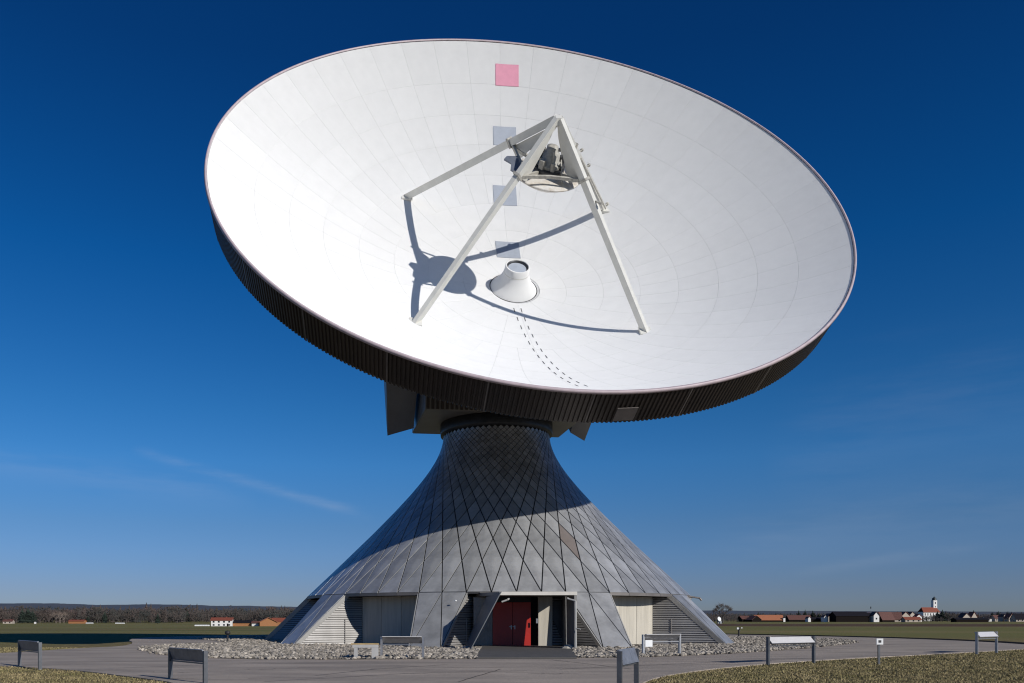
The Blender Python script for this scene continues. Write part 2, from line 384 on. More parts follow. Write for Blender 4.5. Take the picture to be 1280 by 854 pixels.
# stones
def pip(poly, x, y):
    c = False; j = len(poly)-1
    for i in range(len(poly)):
        a, b = poly[i], poly[j]
        if (a.y > y) != (b.y > y) and x < (b.x-a.x)*(y-a.y)/(b.y-a.y)+a.x: c = not c
        j = i
    return c
ico = bmesh.new(); bmesh.ops.create_icosphere(ico, subdivisions=1, radius=1); iv = [v.co.copy() for v in ico.verts]; iff = [tuple(v.index for v in f.verts) for f in ico.faces]; ico.free()
mb = MB(); cnt = 0
rs = random.Random(3)
while cnt < 38000:
    a = rs.uniform(-pi, pi)
    if abs(a) > 2.2 and rs.random() < .8: continue
    r = math.sqrt(rs.uniform(13.5**2, 29**2)); x, y = TX+r*sin(a), TY-r*cos(a)
    if in_slab(x, y) or not pip(bed, x+rs.gauss(0, .12), y+rs.gauss(0, .12)): continue
    cnt += 1
    s_ = rs.choice((.03, .035, .045, .055, .065, .08, .10))*rs.uniform(.8, 1.2)
    M = Matrix.Rotation(rs.uniform(0, 6.28), 3, 'Z') @ Matrix.Rotation(rs.uniform(-.5, .5), 3, 'X')
    sc = Vector((s_*rs.uniform(.8, 1.3), s_*rs.uniform(.7, 1.1), s_*rs.uniform(.5, .8)))
    vs = [M @ Vector((v.x*sc.x, v.y*sc.y, v.z*sc.z))*rs.uniform(.82, 1.12)+Vector((x, y, .045+s_*.3)) for v in iv]
    mb.add(vs, iff, tone=rs.random()+.001)
tag(mb.build('pebbles', M_stone), 'pale rounded river pebbles filling the ring bed round the tower', 'pebbles', kind='stuff')
# grass blades in the near verges
def pip(poly, x, y):
    c = False; j = len(poly)-1
    for i in range(len(poly)):
        a, b = poly[i], poly[j]
        if (a.y > y) != (b.y > y) and x < (b.x-a.x)*(y-a.y)/(b.y-a.y)+a.x: c = not c
        j = i
    return c
mb = MB(); cnt = 0
while cnt < 60000:
    y = 16+rs.random()**1.5*26; side = rs.random()
    x = rs.uniform(at(-60, y), at(1340, y))
    if pip(yard, x, y) or pip(bed, x, y): continue
    cnt += 1; h = rs.uniform(.015, .05)*(1.2 if rs.random() < .1 else 1); w = .008+.0004*y; t = rs.random()+.001; an = rs.uniform(0, 6.28)
    dx, dy = cos(an)*w, sin(an)*w; lx, ly = rs.uniform(-.04, .04), rs.uniform(-.04, .04)
    mb.add([(x-dx, y-dy, -.005), (x+dx, y+dy, -.005), (x+lx, y+ly, h)], [(0, 1, 2)], tone=t)
tag(mb.build('grass_blades', M_blade), 'short dry winter grass on the verge round the asphalt yard', 'grass', kind='stuff')

# ================================================================ TOWER
tower = empty('antenna_tower', (TX, TY, 0), 0, 'flared grey metal tower clad in diamond panels, standing on sloping legs under the huge dish', 'tower')
A0, ZN, ZS = 3.4583, 13.4875, 2.830
MS = 1.1027; PH0 = -.0889; ST = rad(6); PHB = rad(73.60)
def ring(j):
    ph = PHB - j*rad(3); return A0/cos(ph), ZN-(A0/MS)*math.tan(ph)
def pt(th, r, z): return Vector((r*sin(th), -r*cos(th), z))
def node(k, j=0):
    r, z = ring(j); return pt(PH0+(k+j/2)*ST, r, z)
NR = 24
prof = []
for i in range(60):
    z = ZS-.1 + (ZN+.1-ZS+.1)*i/59; r = math.sqrt(A0*A0+(MS*(ZN-z))**2); prof.append((r-.10, z))
mb = MB(); mb.lathe(prof, 120)
mb.lathe([(11.0, ZS-.06), (prof[0][0], ZS-.1)], 120)
shell = mb.build('tower_shell', M_joint, tower)
def plate(mb, corners, g=.035, th=.05, proud=.0, tone=0, outward=None, smooth=True):
    """flat-ish panel: corners pulled inwards by g, skirts going down by th"""
    c = sum(corners, Vector())/len(corners); n = len(corners)
    nr = Vector()
    for i in range(n): nr += (corners[i]-c).cross(corners[(i+1) % n]-c)
    nr.normalize()
    if outward is not None and nr.dot(outward) < 0: nr = -nr
    ins = []
    for i in range(n):
        p0, p1, p2 = corners[i-1], corners[i], corners[(i+1) % n]
        d0 = (p1-p0).normalized(); d1 = (p2-p1).normalized()
        b = ((-d0)+d1); b.normalize(); s_ = max(.25, math.sqrt(max(0, (1-d0.dot(d1*1))/2)))
        sn = abs(d0.cross(d1).length); ca = max(-1, min(1, (-d0).dot(d1))); half = math.acos(ca)/2
        ins.append(p1+b*min(g/max(sin(half), .12), (p1-c).length*.45))
    top = [p+nr*proud for p in ins]; bot = [p-nr*th for p in ins]
    f = [(0, 1, 2)] if n == 3 else ([(0, 1, 2), (0, 2, 3)] if n == 4 else [tuple(range(n))])
    mb.add(top, f, False, tone)
    mb.add(top+bot, [(i, i+n, (i+1) % n+n, (i+1) % n) for i in range(n)], False, tone)
def panel_mesh(j):
    """corners in the frame where the panel's middle angle is zero"""
    def nn(da, jj): r, z = ring(jj); return pt(da*ST, r, z)
    g = .030*min(1, ring(j)[0]/8)+.004
    mb = MB()
    if j == 0: plate(mb, [nn(-.5, 0), nn(.5, 0), nn(0, 1)], g, .06, .0, outward=Vector((0, -1, .5)))
    else: plate(mb, [nn(0, j-1), nn(.5, j), nn(0, j+1), nn(-.5, j)], g, .06, .0, outward=Vector((0, -1, .5)))
    return mb
indiv = 0; rest = MB(); LIMIT = 268; rp = random.Random(11)
for j in range(0, NR):
    me = None; pm = panel_mesh(j)
    for k in range(60):
        mid = PH0+(k+.5+j/2)*ST
        mid = (mid+pi) % (2*pi)-pi
        vis = cos(mid-.05) > .12
        if vis and indiv < LIMIT:
            if me is None: me = pm.mesh('cladding_panel', M_clad)
            if (j, k) in ((2, 3),):
                o = link('cladding_panel', pm.mesh('cladding_panel', M_cladbrown), shell, rot=(0, 0, mid)); o['label'] = 'brownish discoloured diamond panel'
            else: link('cladding_panel', me, shell, rot=(0, 0, mid))
            indiv += 1
        else:
            Mz = Matrix.Rotation(mid, 3, 'Z'); rest.add([Mz @ Vector(v) for v in pm.v], pm.f, tone=rp.random()+.001)
rest.build('cladding_panel', M_clad, shell, kind='stuff')
# collar on the neck
mb = MB(); mb.lathe([(3.2, ZN-.12), (3.64, ZN-.10), (3.66, ZN+.02), (3.66, ZN+.62), (3.2, ZN+.64)], 72)
mb.build('neck_collar', M_collar, tower)
mb = MB(); mb.lathe([(3.30, ZN+.60), (3.30, ZN+1.6)], 48); mb.build('azimuth_bearing', M_black, tower)
# eaves lip between legs
LEGS = [-8, -2, 4, 10, 16, 22, 28, 34, 40, 46]
leg_nodes = set()
for c_ in LEGS: leg_nodes |= {(c_-1) % 60, c_ % 60}
for k in range(60):
    if k % 60 in leg_nodes: continue
    if k in (59, 0, 1, 2): continue                      # entrance: the portal takes over
    a, b = node(k), node(k+1); mb = MB()
    ra = a.normalized(); o_ = Vector((a.x+b.x, a.y+b.y, 0)).normalized()
    aa, bb = a+o_*.03, b+o_*.03
    e = (bb-aa).normalized()*.008; aa += e; bb -= e
    mb.prism([aa, bb, bb-Vector((0, 0, .15)), aa-Vector((0, 0, .15))], -o_*.25); mb.build('eaves_band', M_lip, tower)
# legs: three triangular panels each, box edges, louvred cheeks
FOOT_DA = 3.15/6
def footp(k_half): return pt(PH0+k_half*ST, 15.12, .05)
leg_objs = []; louvre_count = 0
def louvre(T, Fp, s_in, front, detailed):
    """louvred wall in the vertical plane through T and Fp, reaching inwards"""
    Th, Fh = Vector((T.x, T.y, 0)), Vector((Fp.x, Fp.y, 0)); d = (Th-Fh); I = Th+d*s_in
    nrm = Vector((-d.y, d.x, 0)).normalized()*front       # faces the open side
    back = nrm*-.10; mb = MB()
    In_t, In_b = Vector((I.x, I.y, ZS-.14)), Vector((I.x, I.y, .02))
    # inset from the leg edge
    dl = (Fp-T).normalized(); T2 = Vector((T.x, T.y, ZS-.14))+d.normalized()*.12; F2 = Vector((Fp.x, Fp.y, .02))+d.normalized()*.30
    mb.prism([In_t+back, T2+back, F2+back, In_b+back], -nrm*.08)
    wall = mb.build('louvre_wall', M_slatbk, tower)
    nS = 21; H = ZS-.16-.05; joined = MB()
    for i in range(nS):
        z0 = .05+H*i/nS; z1 = z0+H/nS*.76; zc = (z0+z1)/2; t = (zc-.02)/(T2.z-.02)
        e0 = F2.lerp(T2, t); i0 = In_b.lerp(In_t, t)
        a, b = Vector((i0.x, i0.y, 0)), Vector((e0.x, e0.y, 0))
        q = [a+Vector((0, 0, z0)), b+Vector((0, 0, z0)), b+Vector((0, 0, z1)), a+Vector((0, 0, z1))]
        m_ = MB() if detailed else joined
        lo = nrm*.0; hi = -nrm*.05
        vs = [q[0]+lo, q[1]+lo, q[2]+hi, q[3]+hi, q[0]-nrm*.09, q[1]-nrm*.09, q[2]-nrm*.09, q[3]-nrm*.09]
        m_.add(vs, [(0, 1, 2, 3), (7, 6, 5, 4), (0, 4, 5, 1), (1, 5, 6, 2), (2, 6, 7, 3), (3, 7, 4, 0)])
        if detailed: m_.build('slat', M_slat, wall)
    if not detailed: joined.build('slat', M_slat, wall, kind='stuff')
    # upright joint cover
    if detailed:
        mid = In_b.lerp(F2, .28); tm = .75
        mb = MB(); mb.box((mid.x+nrm.x*.01, mid.y+nrm.y*.01, .75), (.03, .03, 1.4)); mb.build('cover_strip', M_lip, wall)
    return I
inner = {}
for c_ in LEGS:
    T = [node(c_-1), node(c_), node(c_+1)]; Fp = [footp(c_-.5), footp(c_+.5)]
    o_ = Vector((T[1].x, T[1].y, 0)).normalized(); mb = MB()
    outw = o_+Vector((0, 0, .6))
    # core body behind the panels
    pts = [T[0], T[1], T[2], Fp[1], Fp[0]]; inn = (o_*-.34+Vector((0, 0, -.0)))
    sh = [p+o_*-.055 for p in pts]; n5 = 5
    sh = [sh[0]-Vector((0, 0, .02)), sh[1]-Vector((0, 0, .02)), sh[2]-Vector((0, 0, .02)), sh[3], sh[4]]
    low = [p+inn for p in sh]
    mb.add(sh+low, [(0, 4, 1), (1, 4, 3), (1, 3, 2), (5, 6, 9), (6, 8, 9), (6, 7, 8)]+[(i, i+5, (i+1) % 5+5, (i+1) % 5) for i in range(5)])
    leg = mb.build('leg', M_joint, tower)
    for tri in ((T[0], Fp[0], T[1]), (T[1], Fp[0], Fp[1]), (T[1], Fp[1], T[2])):
        m2 = MB(); cs = [Vector(x) for x in tri]; 
        plate(m2, cs, .028, .05, .0, outward=outw); m2.build('cladding_panel', M_clad, leg)
    for e0, e1, sgn in ((T[0], Fp[0], -1), (T[2], Fp[1], 1)):   # edge trims
        side = Vector((-o_.y, o_.x, 0))*sgn
        m2 = MB(); a = e0+side*.012; b = e1+side*.012
        a = a-Vector((0, 0, .05)); m2.prism([a, b, b-o_*.36, a-o_*.36], side*.05); m2.build('edge_trim', M_trim, leg)
    mb = MB(); fc = (Fp[0]+Fp[1])/2; rot = Matrix.Rotation(math.atan2(o_.y, o_.x)+pi/2, 3, 'Z')
    mb.box((fc.x-o_.x*.15, fc.y-o_.y*.15, .03), ((Fp[0]-Fp[1]).length*1.0, .5, .09), rot); mb.build('footing', M_concd, leg)
    det = c_ in (-8, -2, 4, 10)
    f1 = 1
    inner[(c_, 1)] = louvre(T[2], Fp[1], .35, -1, det)
    inner[(c_, -1)] = louvre(T[0], Fp[0], .35, 1, det)
# inner wall bays between legs
order = LEGS
for i, c_ in enumerate(order):
    nx = order[(i+1) % len(order)]
    a = inner[(c_, 1)]; b = inner[(nx, -1)]
    if c_ == -2:                                        # the entrance bay is open in the middle
        a2 = a.lerp(b, .10); segs = [(a, a2)]
    else: segs = [(a.lerp(b, t/3), a.lerp(b, (t+1)/3)) for t in range(3)]
    for p, q in segs:
        o_ = Vector((p.x+q.x, p.y+q.y, 0)).normalized(); d = (q-p).normalized()*.012; mb = MB()
        p2, q2 = p+d, q-d; z0, z1 = .02, ZS-.15
        mb.prism([p2+Vector((0, 0, z0)), q2+Vector((0, 0, z0)), q2+Vector((0, 0, z1)), p2+Vector((0, 0, z1))], -o_*.22)
        mb.build('concrete_panel', M_conc, tower)
# ---- entrance portal (coordinates relative to the tower axis)
def rel(X, Y, z): return Vector((X-TX, Y-TY, z))
YF = 38.3
fx0, fx1 = at(624.5, YF), at(721.5, YF)
ZT = EYE+(HZ-739.6)/F_PX*YF; ZL = EYE+(HZ-744.0)/F_PX*YF
mb = MB()
mb.prism([rel(fx0, YF, ZL), rel(fx1, YF, ZL), rel(fx1, YF, ZT), rel(fx0, YF, ZT)], (0, .25, 0)); portal = mb.build('entrance_portal', M_fascia, tower)
# roof slab, rising a little to meet the eaves behind
mb = MB(); hexa_ = [rel(fx0, YF+.252, ZL+.02), rel(fx1, YF+.252, ZL+.02), rel(fx1, 43.4, 2.60), rel(fx0-.9, 43.4, 2.60), rel(fx0, YF+.252, ZT-.01), rel(fx1, YF+.252, ZT-.01), rel(fx1, 43.4, 2.79), rel(fx0-.9, 43.4, 2.79)]
mb.add(hexa_, [(0, 1, 2, 3), (7, 6, 5, 4), (0, 4, 5, 1), (1, 5, 6, 2), (2, 6, 7, 3), (3, 7, 4, 0)]); mb.build('roof_slab', M_lip, portal)
# right cheek: front edge upright, back edge slanting; gap behind it shaped to let sun in
mb = MB(); xr = fx1-.01
mb.prism([rel(xr, YF+.01, .06), rel(xr, YF+.01, ZL-.005), rel(xr, 40.75, 2.60), rel(xr, 40.45, .09)], (-.12, 0, 0)); mb.build('side_wall', M_concd, portal)
mb = MB(); mb.prism([rel(xr, 41.35, .09), rel(xr, 41.55, 2.59), rel(xr, 43.3, 2.58), rel(xr, 43.3, .09)], (-.03, 0, 0)); mb.build('side_wall', M_concd, portal)  # rear piece added to bound the sun patch on the door wall
# left wing: leaning metal blade
mb = MB()
w = [rel(at(626, 38.2), 38.2, ZT-.01), rel(at(587.5, 37.6), 37.6, .05), rel(at(580.4, 39.2), 39.2, .05), rel(at(608.5, 41.2), 41.2, 2.60)]
mb.prism(w, (.05, .02, 0)); mb.build('leaning_wing', M_wing, portal)
mb = MB(); mb.prism([rel(at(600, 42.3), 42.25, 2.64), rel(at(618, 42.2), 42.25, 2.64), rel(at(618, 42.2), 42.25, 2.80), rel(at(600, 42.3), 42.25, 2.80)], (0, .3, 0)); mb.build('soffit_board', M_lip, portal)
YD = 42.6
def wallpx(x0, x1, z0, z1, Y, m, name, th=.12, par=portal):
    mb = MB(); mb.prism([rel(at(x0, Y), Y, z0), rel(at(x1, Y), Y, z0), rel(at(x1, Y), Y, z1), rel(at(x0, Y), Y, z1)], (0, th, 0)); return mb.build(name, m, par)
wallpx(592, 615.5, .09, 2.55, YD, M_concd, 'side_wall')
for a, b in ((615.9, 640.5), (641.1, 663.5)):
    d_ = wallpx(a, b, .09, 2.30, YD, M_red, 'door_leaf', .06)
    hx = 639 if a < 620 else 643.5
    mb = MB(); X = at(hx, YD); mb.box(rel(X, YD-.012, 1.02), (.045, .02, .2)); mb.box(rel(X, YD-.05, 1.05), (.03, .06, .03)); mb.box(rel(X-.05, YD-.075, 1.05), (.14, .02, .025)); mb.build('handle', M_alu, d_)
wallpx(615.9, 663.5, 2.32, 2.6, YD, M_joint, 'door_head')
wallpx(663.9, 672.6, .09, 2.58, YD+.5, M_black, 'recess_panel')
cw = wallpx(673, 690.5, .09, 2.58, YD-.35, M_conc, 'concrete_panel', .25)
mb = MB(); mb.box(rel(at(671.3, YD-.4), YD-.36, 1.35), (.09, .02, .24)); mb.build('intercom', M_alu, cw)
for i in range(18):
    z = .12+i*.135; mb = MB(); Y = YD+.1
    mb.prism([rel(at(691, Y), Y, z), rel(at(720, Y), Y, z), rel(at(720, Y), Y+.04, z+.085), rel(at(691, Y), Y+.04, z+.085)], (0, .06, 0)); mb.build('slat', M_slat, portal)
wallpx(690.8, 720, .09, 2.58, YD+.24, M_slatbk, 'recess_panel')
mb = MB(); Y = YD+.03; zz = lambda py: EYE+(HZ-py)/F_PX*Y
mb.prism([rel(at(691, Y), Y, zz(752)), rel(at(691, Y), Y, zz(775)), rel(at(706, Y), Y, zz(805)), rel(at(720, Y), Y, zz(806)), rel(at(720, Y), Y, zz(747))], (0, .05, 0)); mb.build('recess_panel', M_collar, portal)  # dark panel added to stand in for the shaded wall beyond
# hall floor, downpipes
for xt, hx, yb in ((719.5, 703.5, YF-.1), ):
    mb = MB(); X = at(xt, yb); mb.tube(rel(X, yb, .1), rel(X, yb, 2.28), .045, n=10); mb.tube(rel(X, yb, 2.28), rel(at(712, yb), yb+.1, 2.36), .045, n=10); mb.tube(rel(at(712, yb), yb+.1, 2.36), rel(at(709.5, yb), yb+.12, 2.41), .05, n=10)
    pipe = mb.build('downpipe', M_trim, tower)
    mb = MB(); mb.tube(rel(X-.02, yb, 1.02), rel(at(725, yb), yb-.12, .98), .03, n=8); mb.build('pipe_bracket', M_trim, pipe)
mb = MB(); mb.tube(rel(at(627, 38.5), 38.5, EYE+(HZ-752.5)/F_PX*38.5), rel(at(634, 38.5), 38.5, EYE+(HZ-750)/F_PX*38.5), .045, n=10); mb.tube(rel(at(634, 38.5), 38.5, EYE+(HZ-750)/F_PX*38.5), rel(at(636.5, 38.6), 38.6, EYE+(HZ-748)/F_PX*38.5), .05, n=10); mb.build('rain_spout', M_trim, tower)
mb = MB(); cpt = rel(at(712, 38.6), 38.7, .08); mb.tube(cpt, cpt+Vector((0, 0, .18)), .42, .16, n=9, smooth=False); mb.build('footing', M_conc, tower)
mb = MB(); cpt = rel(at(584, 38.3), 38.4, .03); mb.tube(cpt, cpt+Vector((0, 0, .16)), .42, .2, n=9, smooth=False); mb.build('footing', M_concd, tower)
mb = MB(); s0 = node(11)+Vector((0, 0, -.05)); mb.tube(s0, s0+Vector((.75, -.05, -.12)), .05, n=8); mb.tube(s0+Vector((.75, -.05, -.12)), s0+Vector((.86, -.06, -.26)), .06, n=8); mb.build('rain_spout', M_lip, tower)
mb = MB(); c0 = (footp(-1.5)+node(-1))/2; 
lampp = node(-1).lerp(footp(-1.5), .16)+Vector((-.35, -.45, -.05)); mb.lathe([(0, .07), (.05, .05), (.07, 0), (0, -.01)], 10, Matrix.Translation(lampp)); mb.build('wall_lamp', M_paint, tower)
# concrete core under the skirt, so that nothing is hollow behind the bays
mb = MB(); mb.lathe([(9.0, .0), (9.0, ZS+.3)], 40); mb.build('core_wall', M_black, tower)

# ================================================================ DISH
AZ, EL = .1225, .6102
nV = Vector((sin(AZ)*cos(EL), -cos(AZ)*cos(EL), sin(EL))); uV = Vector((cos(AZ), sin(AZ), 0)); vV = uV.cross(nV); vV = -vV if vV.z < 0 else vV
SD = 1/.85                                               # one reflector unit in metres
V0 = Vector((4.2352*SD, 46.4989*SD, 18.4390*SD+EYE))
dish = bpy.data.objects.new('dish_antenna', None); COL.objects.link(dish)
Mx = Matrix((uV, vV, uV.cross(vV))).transposed()
nV = uV.cross(vV) if uV.cross(vV).dot(nV) > 0 else nV
MD = Matrix.Translation(Vector((TX, TY, ZN+.66))) @ Mx.to_4x4() @ Matrix.Scale(SD, 4)
dish.matrix_world = MD
# children live in dish coordinates whose origin is the tower top; OV is the reflector vertex there
OV = MD.inverted() @ V0
tag(dish, 'giant white parabolic dish with four feed struts, tilted skyward on top of the tower', 'dish antenna')
DEP, RR = 6.1549, 16.0
KP = DEP/RR**2
def dl(a, b, h=None, off=0):
    """dish-local point at lateral a, upward b, height above the paraboloid"""
    if h is None:
        nn = Vector((-2*KP*a, -2*KP*b, 1)).normalized(); return OV+Vector((a, b, KP*(a*a+b*b)))+nn*off
    return OV+Vector((a, b, h))
# backing shell of the reflector, and rear cone
mb = MB(); pr = [(RR*i/40, KP*(RR*i/40)**2-.035) for i in range(1, 41)]
mb.lathe(pr, 192, Matrix.Translation(OV)); reflector = mb.build('reflector', M_gap, dish)
mb = MB(); mb.lathe([(15.80, DEP-1.66), (12.5, DEP-2.8), (8.5, .2), (5.2, -1.3), (2.0, -1.6), (0.01, -1.6)], 96, Matrix.Translation(OV)); mb.build('rear_shell', M_cabin, dish)
rings = [(1.42, 2.9, 12), (2.9, 4.9, 24), (4.9, 6.8, 24), (6.8, 8.7, 48), (8.7, 10.55, 48), (10.55, 12.25, 48), (12.25, 13.9, 48), (13.9, 15.94, 48)]
PG = .0035
for r0, r1, n in rings:
    mb = MB(); da = 2*pi/n; na = max(3, 96//n+1)
    r0g, r1g = r0+PG, r1-PG; nr = 4
    vs = []
    for i in range(nr+1):
        r = r0g+(r1g-r0g)*i/nr; ga = PG/r
        for k in range(na+1):
            a = -da/2+ga+(da-2*ga)*k/na; vs.append((r*cos(a), r*sin(a), KP*r*r))
    w = na+1; fs = [(i*w+k, (i+1)*w+k, (i+1)*w+k+1, i*w+k+1) for i in range(nr) for k in range(na)]
    mb.add(vs, fs, True)
    # turned-down edges
    border = [k for k in range(w)]+[i*w+na for i in range(1, nr+1)]+[nr*w+k for k in range(na-1, -1, -1)]+[i*w for i in range(nr-1, 0, -1)]
    bt = [vs[i] for i in border]; bl = [(x, y, z-.03) for x, y, z in bt]; m = len(bt)
    mb.add(bt+bl, [(i, (i+1) % m, (i+1) % m+m, i+m) for i in range(m)])
    me = mb.mesh('reflector_panel', M_white)
    for q in range(n):
        o = link('reflector_panel', me, reflector, loc=OV, rot=(0, 0, (q+.5)*da))
# centre plate inside ring 0, below the feed cone
mb = MB(); mb.lathe([(.02, KP*.0+.002), (.7, KP*.49+.002), (1.40, KP*1.96)], 48, Matrix.Translation(OV)); mb.build('hub_plate', M_gap, reflector)
# painted squares
def square(a0, a1, b0, b1, m, name, off=.03, par=reflector):
    mb = MB(); n = 8
    vs = [dl(a0+(a1-a0)*i/n, b0+(b1-b0)*j/n, off=off) for j in range(n+1) for i in range(n+1)]
    mb.add(vs, [(j*(n+1)+i, j*(n+1)+i+1, (j+1)*(n+1)+i+1, (j+1)*(n+1)+i) for j in range(n) for i in range(n)], True)
    w = n+1; border = list(range(w))+[i*w+n for i in range(1, w)]+[n*w+k for k in range(n-1, -1, -1)]+[i*w for i in range(n-1, 0, -1)]
    bt = [vs[i] for i in border]; bl = [p-Vector((0, 0, .025)) for p in bt]; mm_ = len(bt); mb.add(bt+bl, [(i, i+mm_, (i+1) % mm_+mm_, (i+1) % mm_) for i in range(mm_)])
    return mb.build(name, m, par)
o = square(-.28, 1.15, 13.85, 14.93, M_pink, 'test_square'); o['label'] = 'pink square plate near the top edge'
for a0, a1, b0, b1 in ((-.46, .95, 10.55, 11.63), (-.60, .80, 6.70, 8.02), (-.72, .66, 2.70, 3.98)):
    o = square(a0, a1, b0, b1, M_grey, 'test_square')
# rows of small slots running down from the feed cone
mb = MB()
for sx in (-1, 1):
    b = -1.95
    while b > -13.6:
        ac = -.1+(-b-2)*.045; hw = .20
        a = ac+sx*hw; L_ = .42
        vs = [dl(a-.022, b, off=.012), dl(a+.022, b, off=.012), dl(a+.022, b-L_, off=.012), dl(a-.022, b-L_, off=.012)]
        mb.add(vs+[v-Vector((0, 0, .01)) for v in vs], [(0, 1, 2, 3), (7, 6, 5, 4), (0, 4, 5, 1), (1, 5, 6, 2), (2, 6, 7, 3), (3, 7, 4, 0)])
        b -= .95
mb.build('drain_slot', M_slot, reflector, kind='stuff')
# rim band
mb = MB(); mb.lathe([(15.955, DEP-.02), (15.955, DEP+.04), (16.04, DEP+.04), (16.085, DEP-.08), (15.98, DEP-.12)], 240, Matrix.Translation(OV)); mb.build('rim_band', M_rim, dish)
# corrugated skirt in 24 sheets
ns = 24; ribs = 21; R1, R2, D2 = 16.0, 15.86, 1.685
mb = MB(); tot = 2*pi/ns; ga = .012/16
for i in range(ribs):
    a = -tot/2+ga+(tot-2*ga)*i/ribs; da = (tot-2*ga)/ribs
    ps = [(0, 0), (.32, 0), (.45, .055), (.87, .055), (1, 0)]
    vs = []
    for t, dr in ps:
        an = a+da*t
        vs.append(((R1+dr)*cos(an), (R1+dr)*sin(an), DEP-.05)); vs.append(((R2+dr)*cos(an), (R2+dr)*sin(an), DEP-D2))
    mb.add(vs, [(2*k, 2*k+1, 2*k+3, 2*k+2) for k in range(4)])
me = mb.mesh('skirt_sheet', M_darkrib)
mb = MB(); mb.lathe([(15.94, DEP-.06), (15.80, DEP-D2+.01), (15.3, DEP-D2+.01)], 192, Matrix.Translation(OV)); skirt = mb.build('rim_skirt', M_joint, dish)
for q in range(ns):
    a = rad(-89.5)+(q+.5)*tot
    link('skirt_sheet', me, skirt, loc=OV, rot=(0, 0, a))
    ae = rad(-89.5)+q*tot; mb = MB(); d = Vector((cos(ae), sin(ae), 0)); t = Vector((-sin(ae), cos(ae), 0))
    mb.prism([OV+d*(R1+.03)+t*-.03+Vector((0, 0, DEP-.06)), OV+d*(R1+.03)+t*.03+Vector((0, 0, DEP-.06)), OV+d*(R2+.03)+t*.03+Vector((0, 0, DEP-D2)), OV+d*(R2+.03)+t*-.03+Vector((0, 0, DEP-D2))], d*.04)
    mb.build('joint_strip', M_seam, skirt)
# access hatch at lower right
mb = MB(); a0, a1 = rad(-85.4), rad(-82.2)
vs = []
for a in (a0, a1):
    for r, z in ((R1-.05, DEP-.85), (R2+.01, DEP-D2+.12)):
        for dr in (.075, .02): vs.append(OV+Vector(((r+dr)*cos(a), (r+dr)*sin(a), z)))
mb.add(vs, [(0, 4, 6, 2), (1, 3, 7, 5), (0, 1, 5, 4), (2, 6, 7, 3), (0, 2, 3, 1), (4, 5, 7, 6)]); mb.build('access_hatch', M_seam, skirt)

# feed cone
ca, cb = -.07, -.02; MC = Matrix.Translation(OV+Vector((ca, cb, 0)))
mb = MB(); mb.lathe([(1.30, .03), (1.27, .08), (1.10, .25), (.92, .48), (.79, .73), (.71, .95), (.685, 1.02), (.68, 1.38), (.655, 1.40), (.60, 1.40), (.59, 1.25)], 56, MC)
feed = mb.build('feed_cone', M_white, dish)
mb = MB(); mb.lathe([(1.30, .045), (1.345, .05), (1.36, .02)], 56, MC); mb.build('base_gap_ring', M_black, feed)
mb = MB(); mb.lathe([(.60, 1.36), (.52, 1.30), (.50, 1.24)], 48, MC); mb.build('window_ring', M_collar, feed)
mb = MB(); mb.lathe([(.505, 1.26), (.01, 1.28)], 48, MC); mb.build('feed_window', M_glass, feed)
mb = MB(); mb.lathe([(.694, .99), (.70, 1.0), (.70, 1.03), (.690, 1.04)], 48, MC); mb.build('flange', M_strut, feed)

# tetrapod
APX = dl(.4736, -.1192, 9.09); HS = 6.42; SU = dl(.50, -.12, HS)
bases = [dl(-5.87, 5.90), dl(-6.0, -5.85), dl(5.86, -5.60), dl(5.80, 5.89)]
AX = Vector((0, 0, 1)); tl = .36
for bi, B in enumerate(bases):
    out = Vector((B.x-APX.x, B.y-APX.y, 0)).normalized()
    mb = MB(); d = (APX-B).normalized(); up = (out-d*out.dot(d)).normalized()
    w_, h_ = .23, .34
    mb.bar(B-d*.15, APX-d*.12, w_, h_, up)
    strut = mb.build('support_strut', M_strut, dish)
    side = d.cross(up).normalized()
    # gusset plate on the inner side, from apex down to the frame
    t0 = APX-d*.5; g0 = B.lerp(APX, .725); inw = -up
    g1 = Vector((g0.x, g0.y, 0))*0+g0+inw*1.0-d*.0
    poly = [g0+inw*.2, g0+inw*.85+d*.25, APX-d*.9+inw*.42, APX-d*.35+inw*.2]
    mb = MB(); mb.prism([p-side*.03 for p in poly], side*.06); mb.build('gusset_plate', M_strut, strut)
    # clamp flange where frame meets strut
    mb = MB(); mb.bar(g0-d*.07, g0+d*.05, w_+.12, h_+.14, up); mb.build('clamp', M_hardware, strut)
    mb = MB(); mb.box(B+Vector((0, 0, .02)), (.62, .62, .10)); mb.build('base_plate', M_strut, strut)
# small lugs on the two right-hand struts
for B, ts in ((bases[3], (.03, .50, .66)), (bases[2], (.64,))):
    for t in ts:
        p = B.lerp(APX, t); out = Vector((B.x-APX.x, B.y-APX.y, 0)).normalized(); mb = MB(); mb.tube(p+out*.25, p+out*.55, .05, n=6); mb.tube(p+out*.5, p+out*.62, .09, n=6); mb.build('lug', M_hardware, dish)
mb = MB(); mb.tube(APX-AX*.25, APX+AX*.05, .36, .22, n=4, smooth=False); mb.build('apex_cap', M_strut, dish)
# thin conduit next to the far right strut
mb = MB(); B = bases[3]; o_ = Vector((.17, -.13, 0)); mb.tube(B.lerp(APX, .03)+o_, B.lerp(APX, .62)+o_*.8, .05, n=6); mb.build('conduit', M_hardware, dish)

# subreflector with frame and drive gear
MSb = Matrix.Translation(SU); RSB = 1.68
mb = MB(); pr = [(.01, -.62), (.3, -.60), (.6, -.53), (.9, -.42), (1.2, -.26), (1.45, -.10), (RSB, .02), (RSB, .08), (RSB-.06, .10), (1.3, .13), (.8, .20), (.01, .22)]
mb.lathe(pr, 64, MSb); sub = mb.build('subreflector', M_dirty, dish)
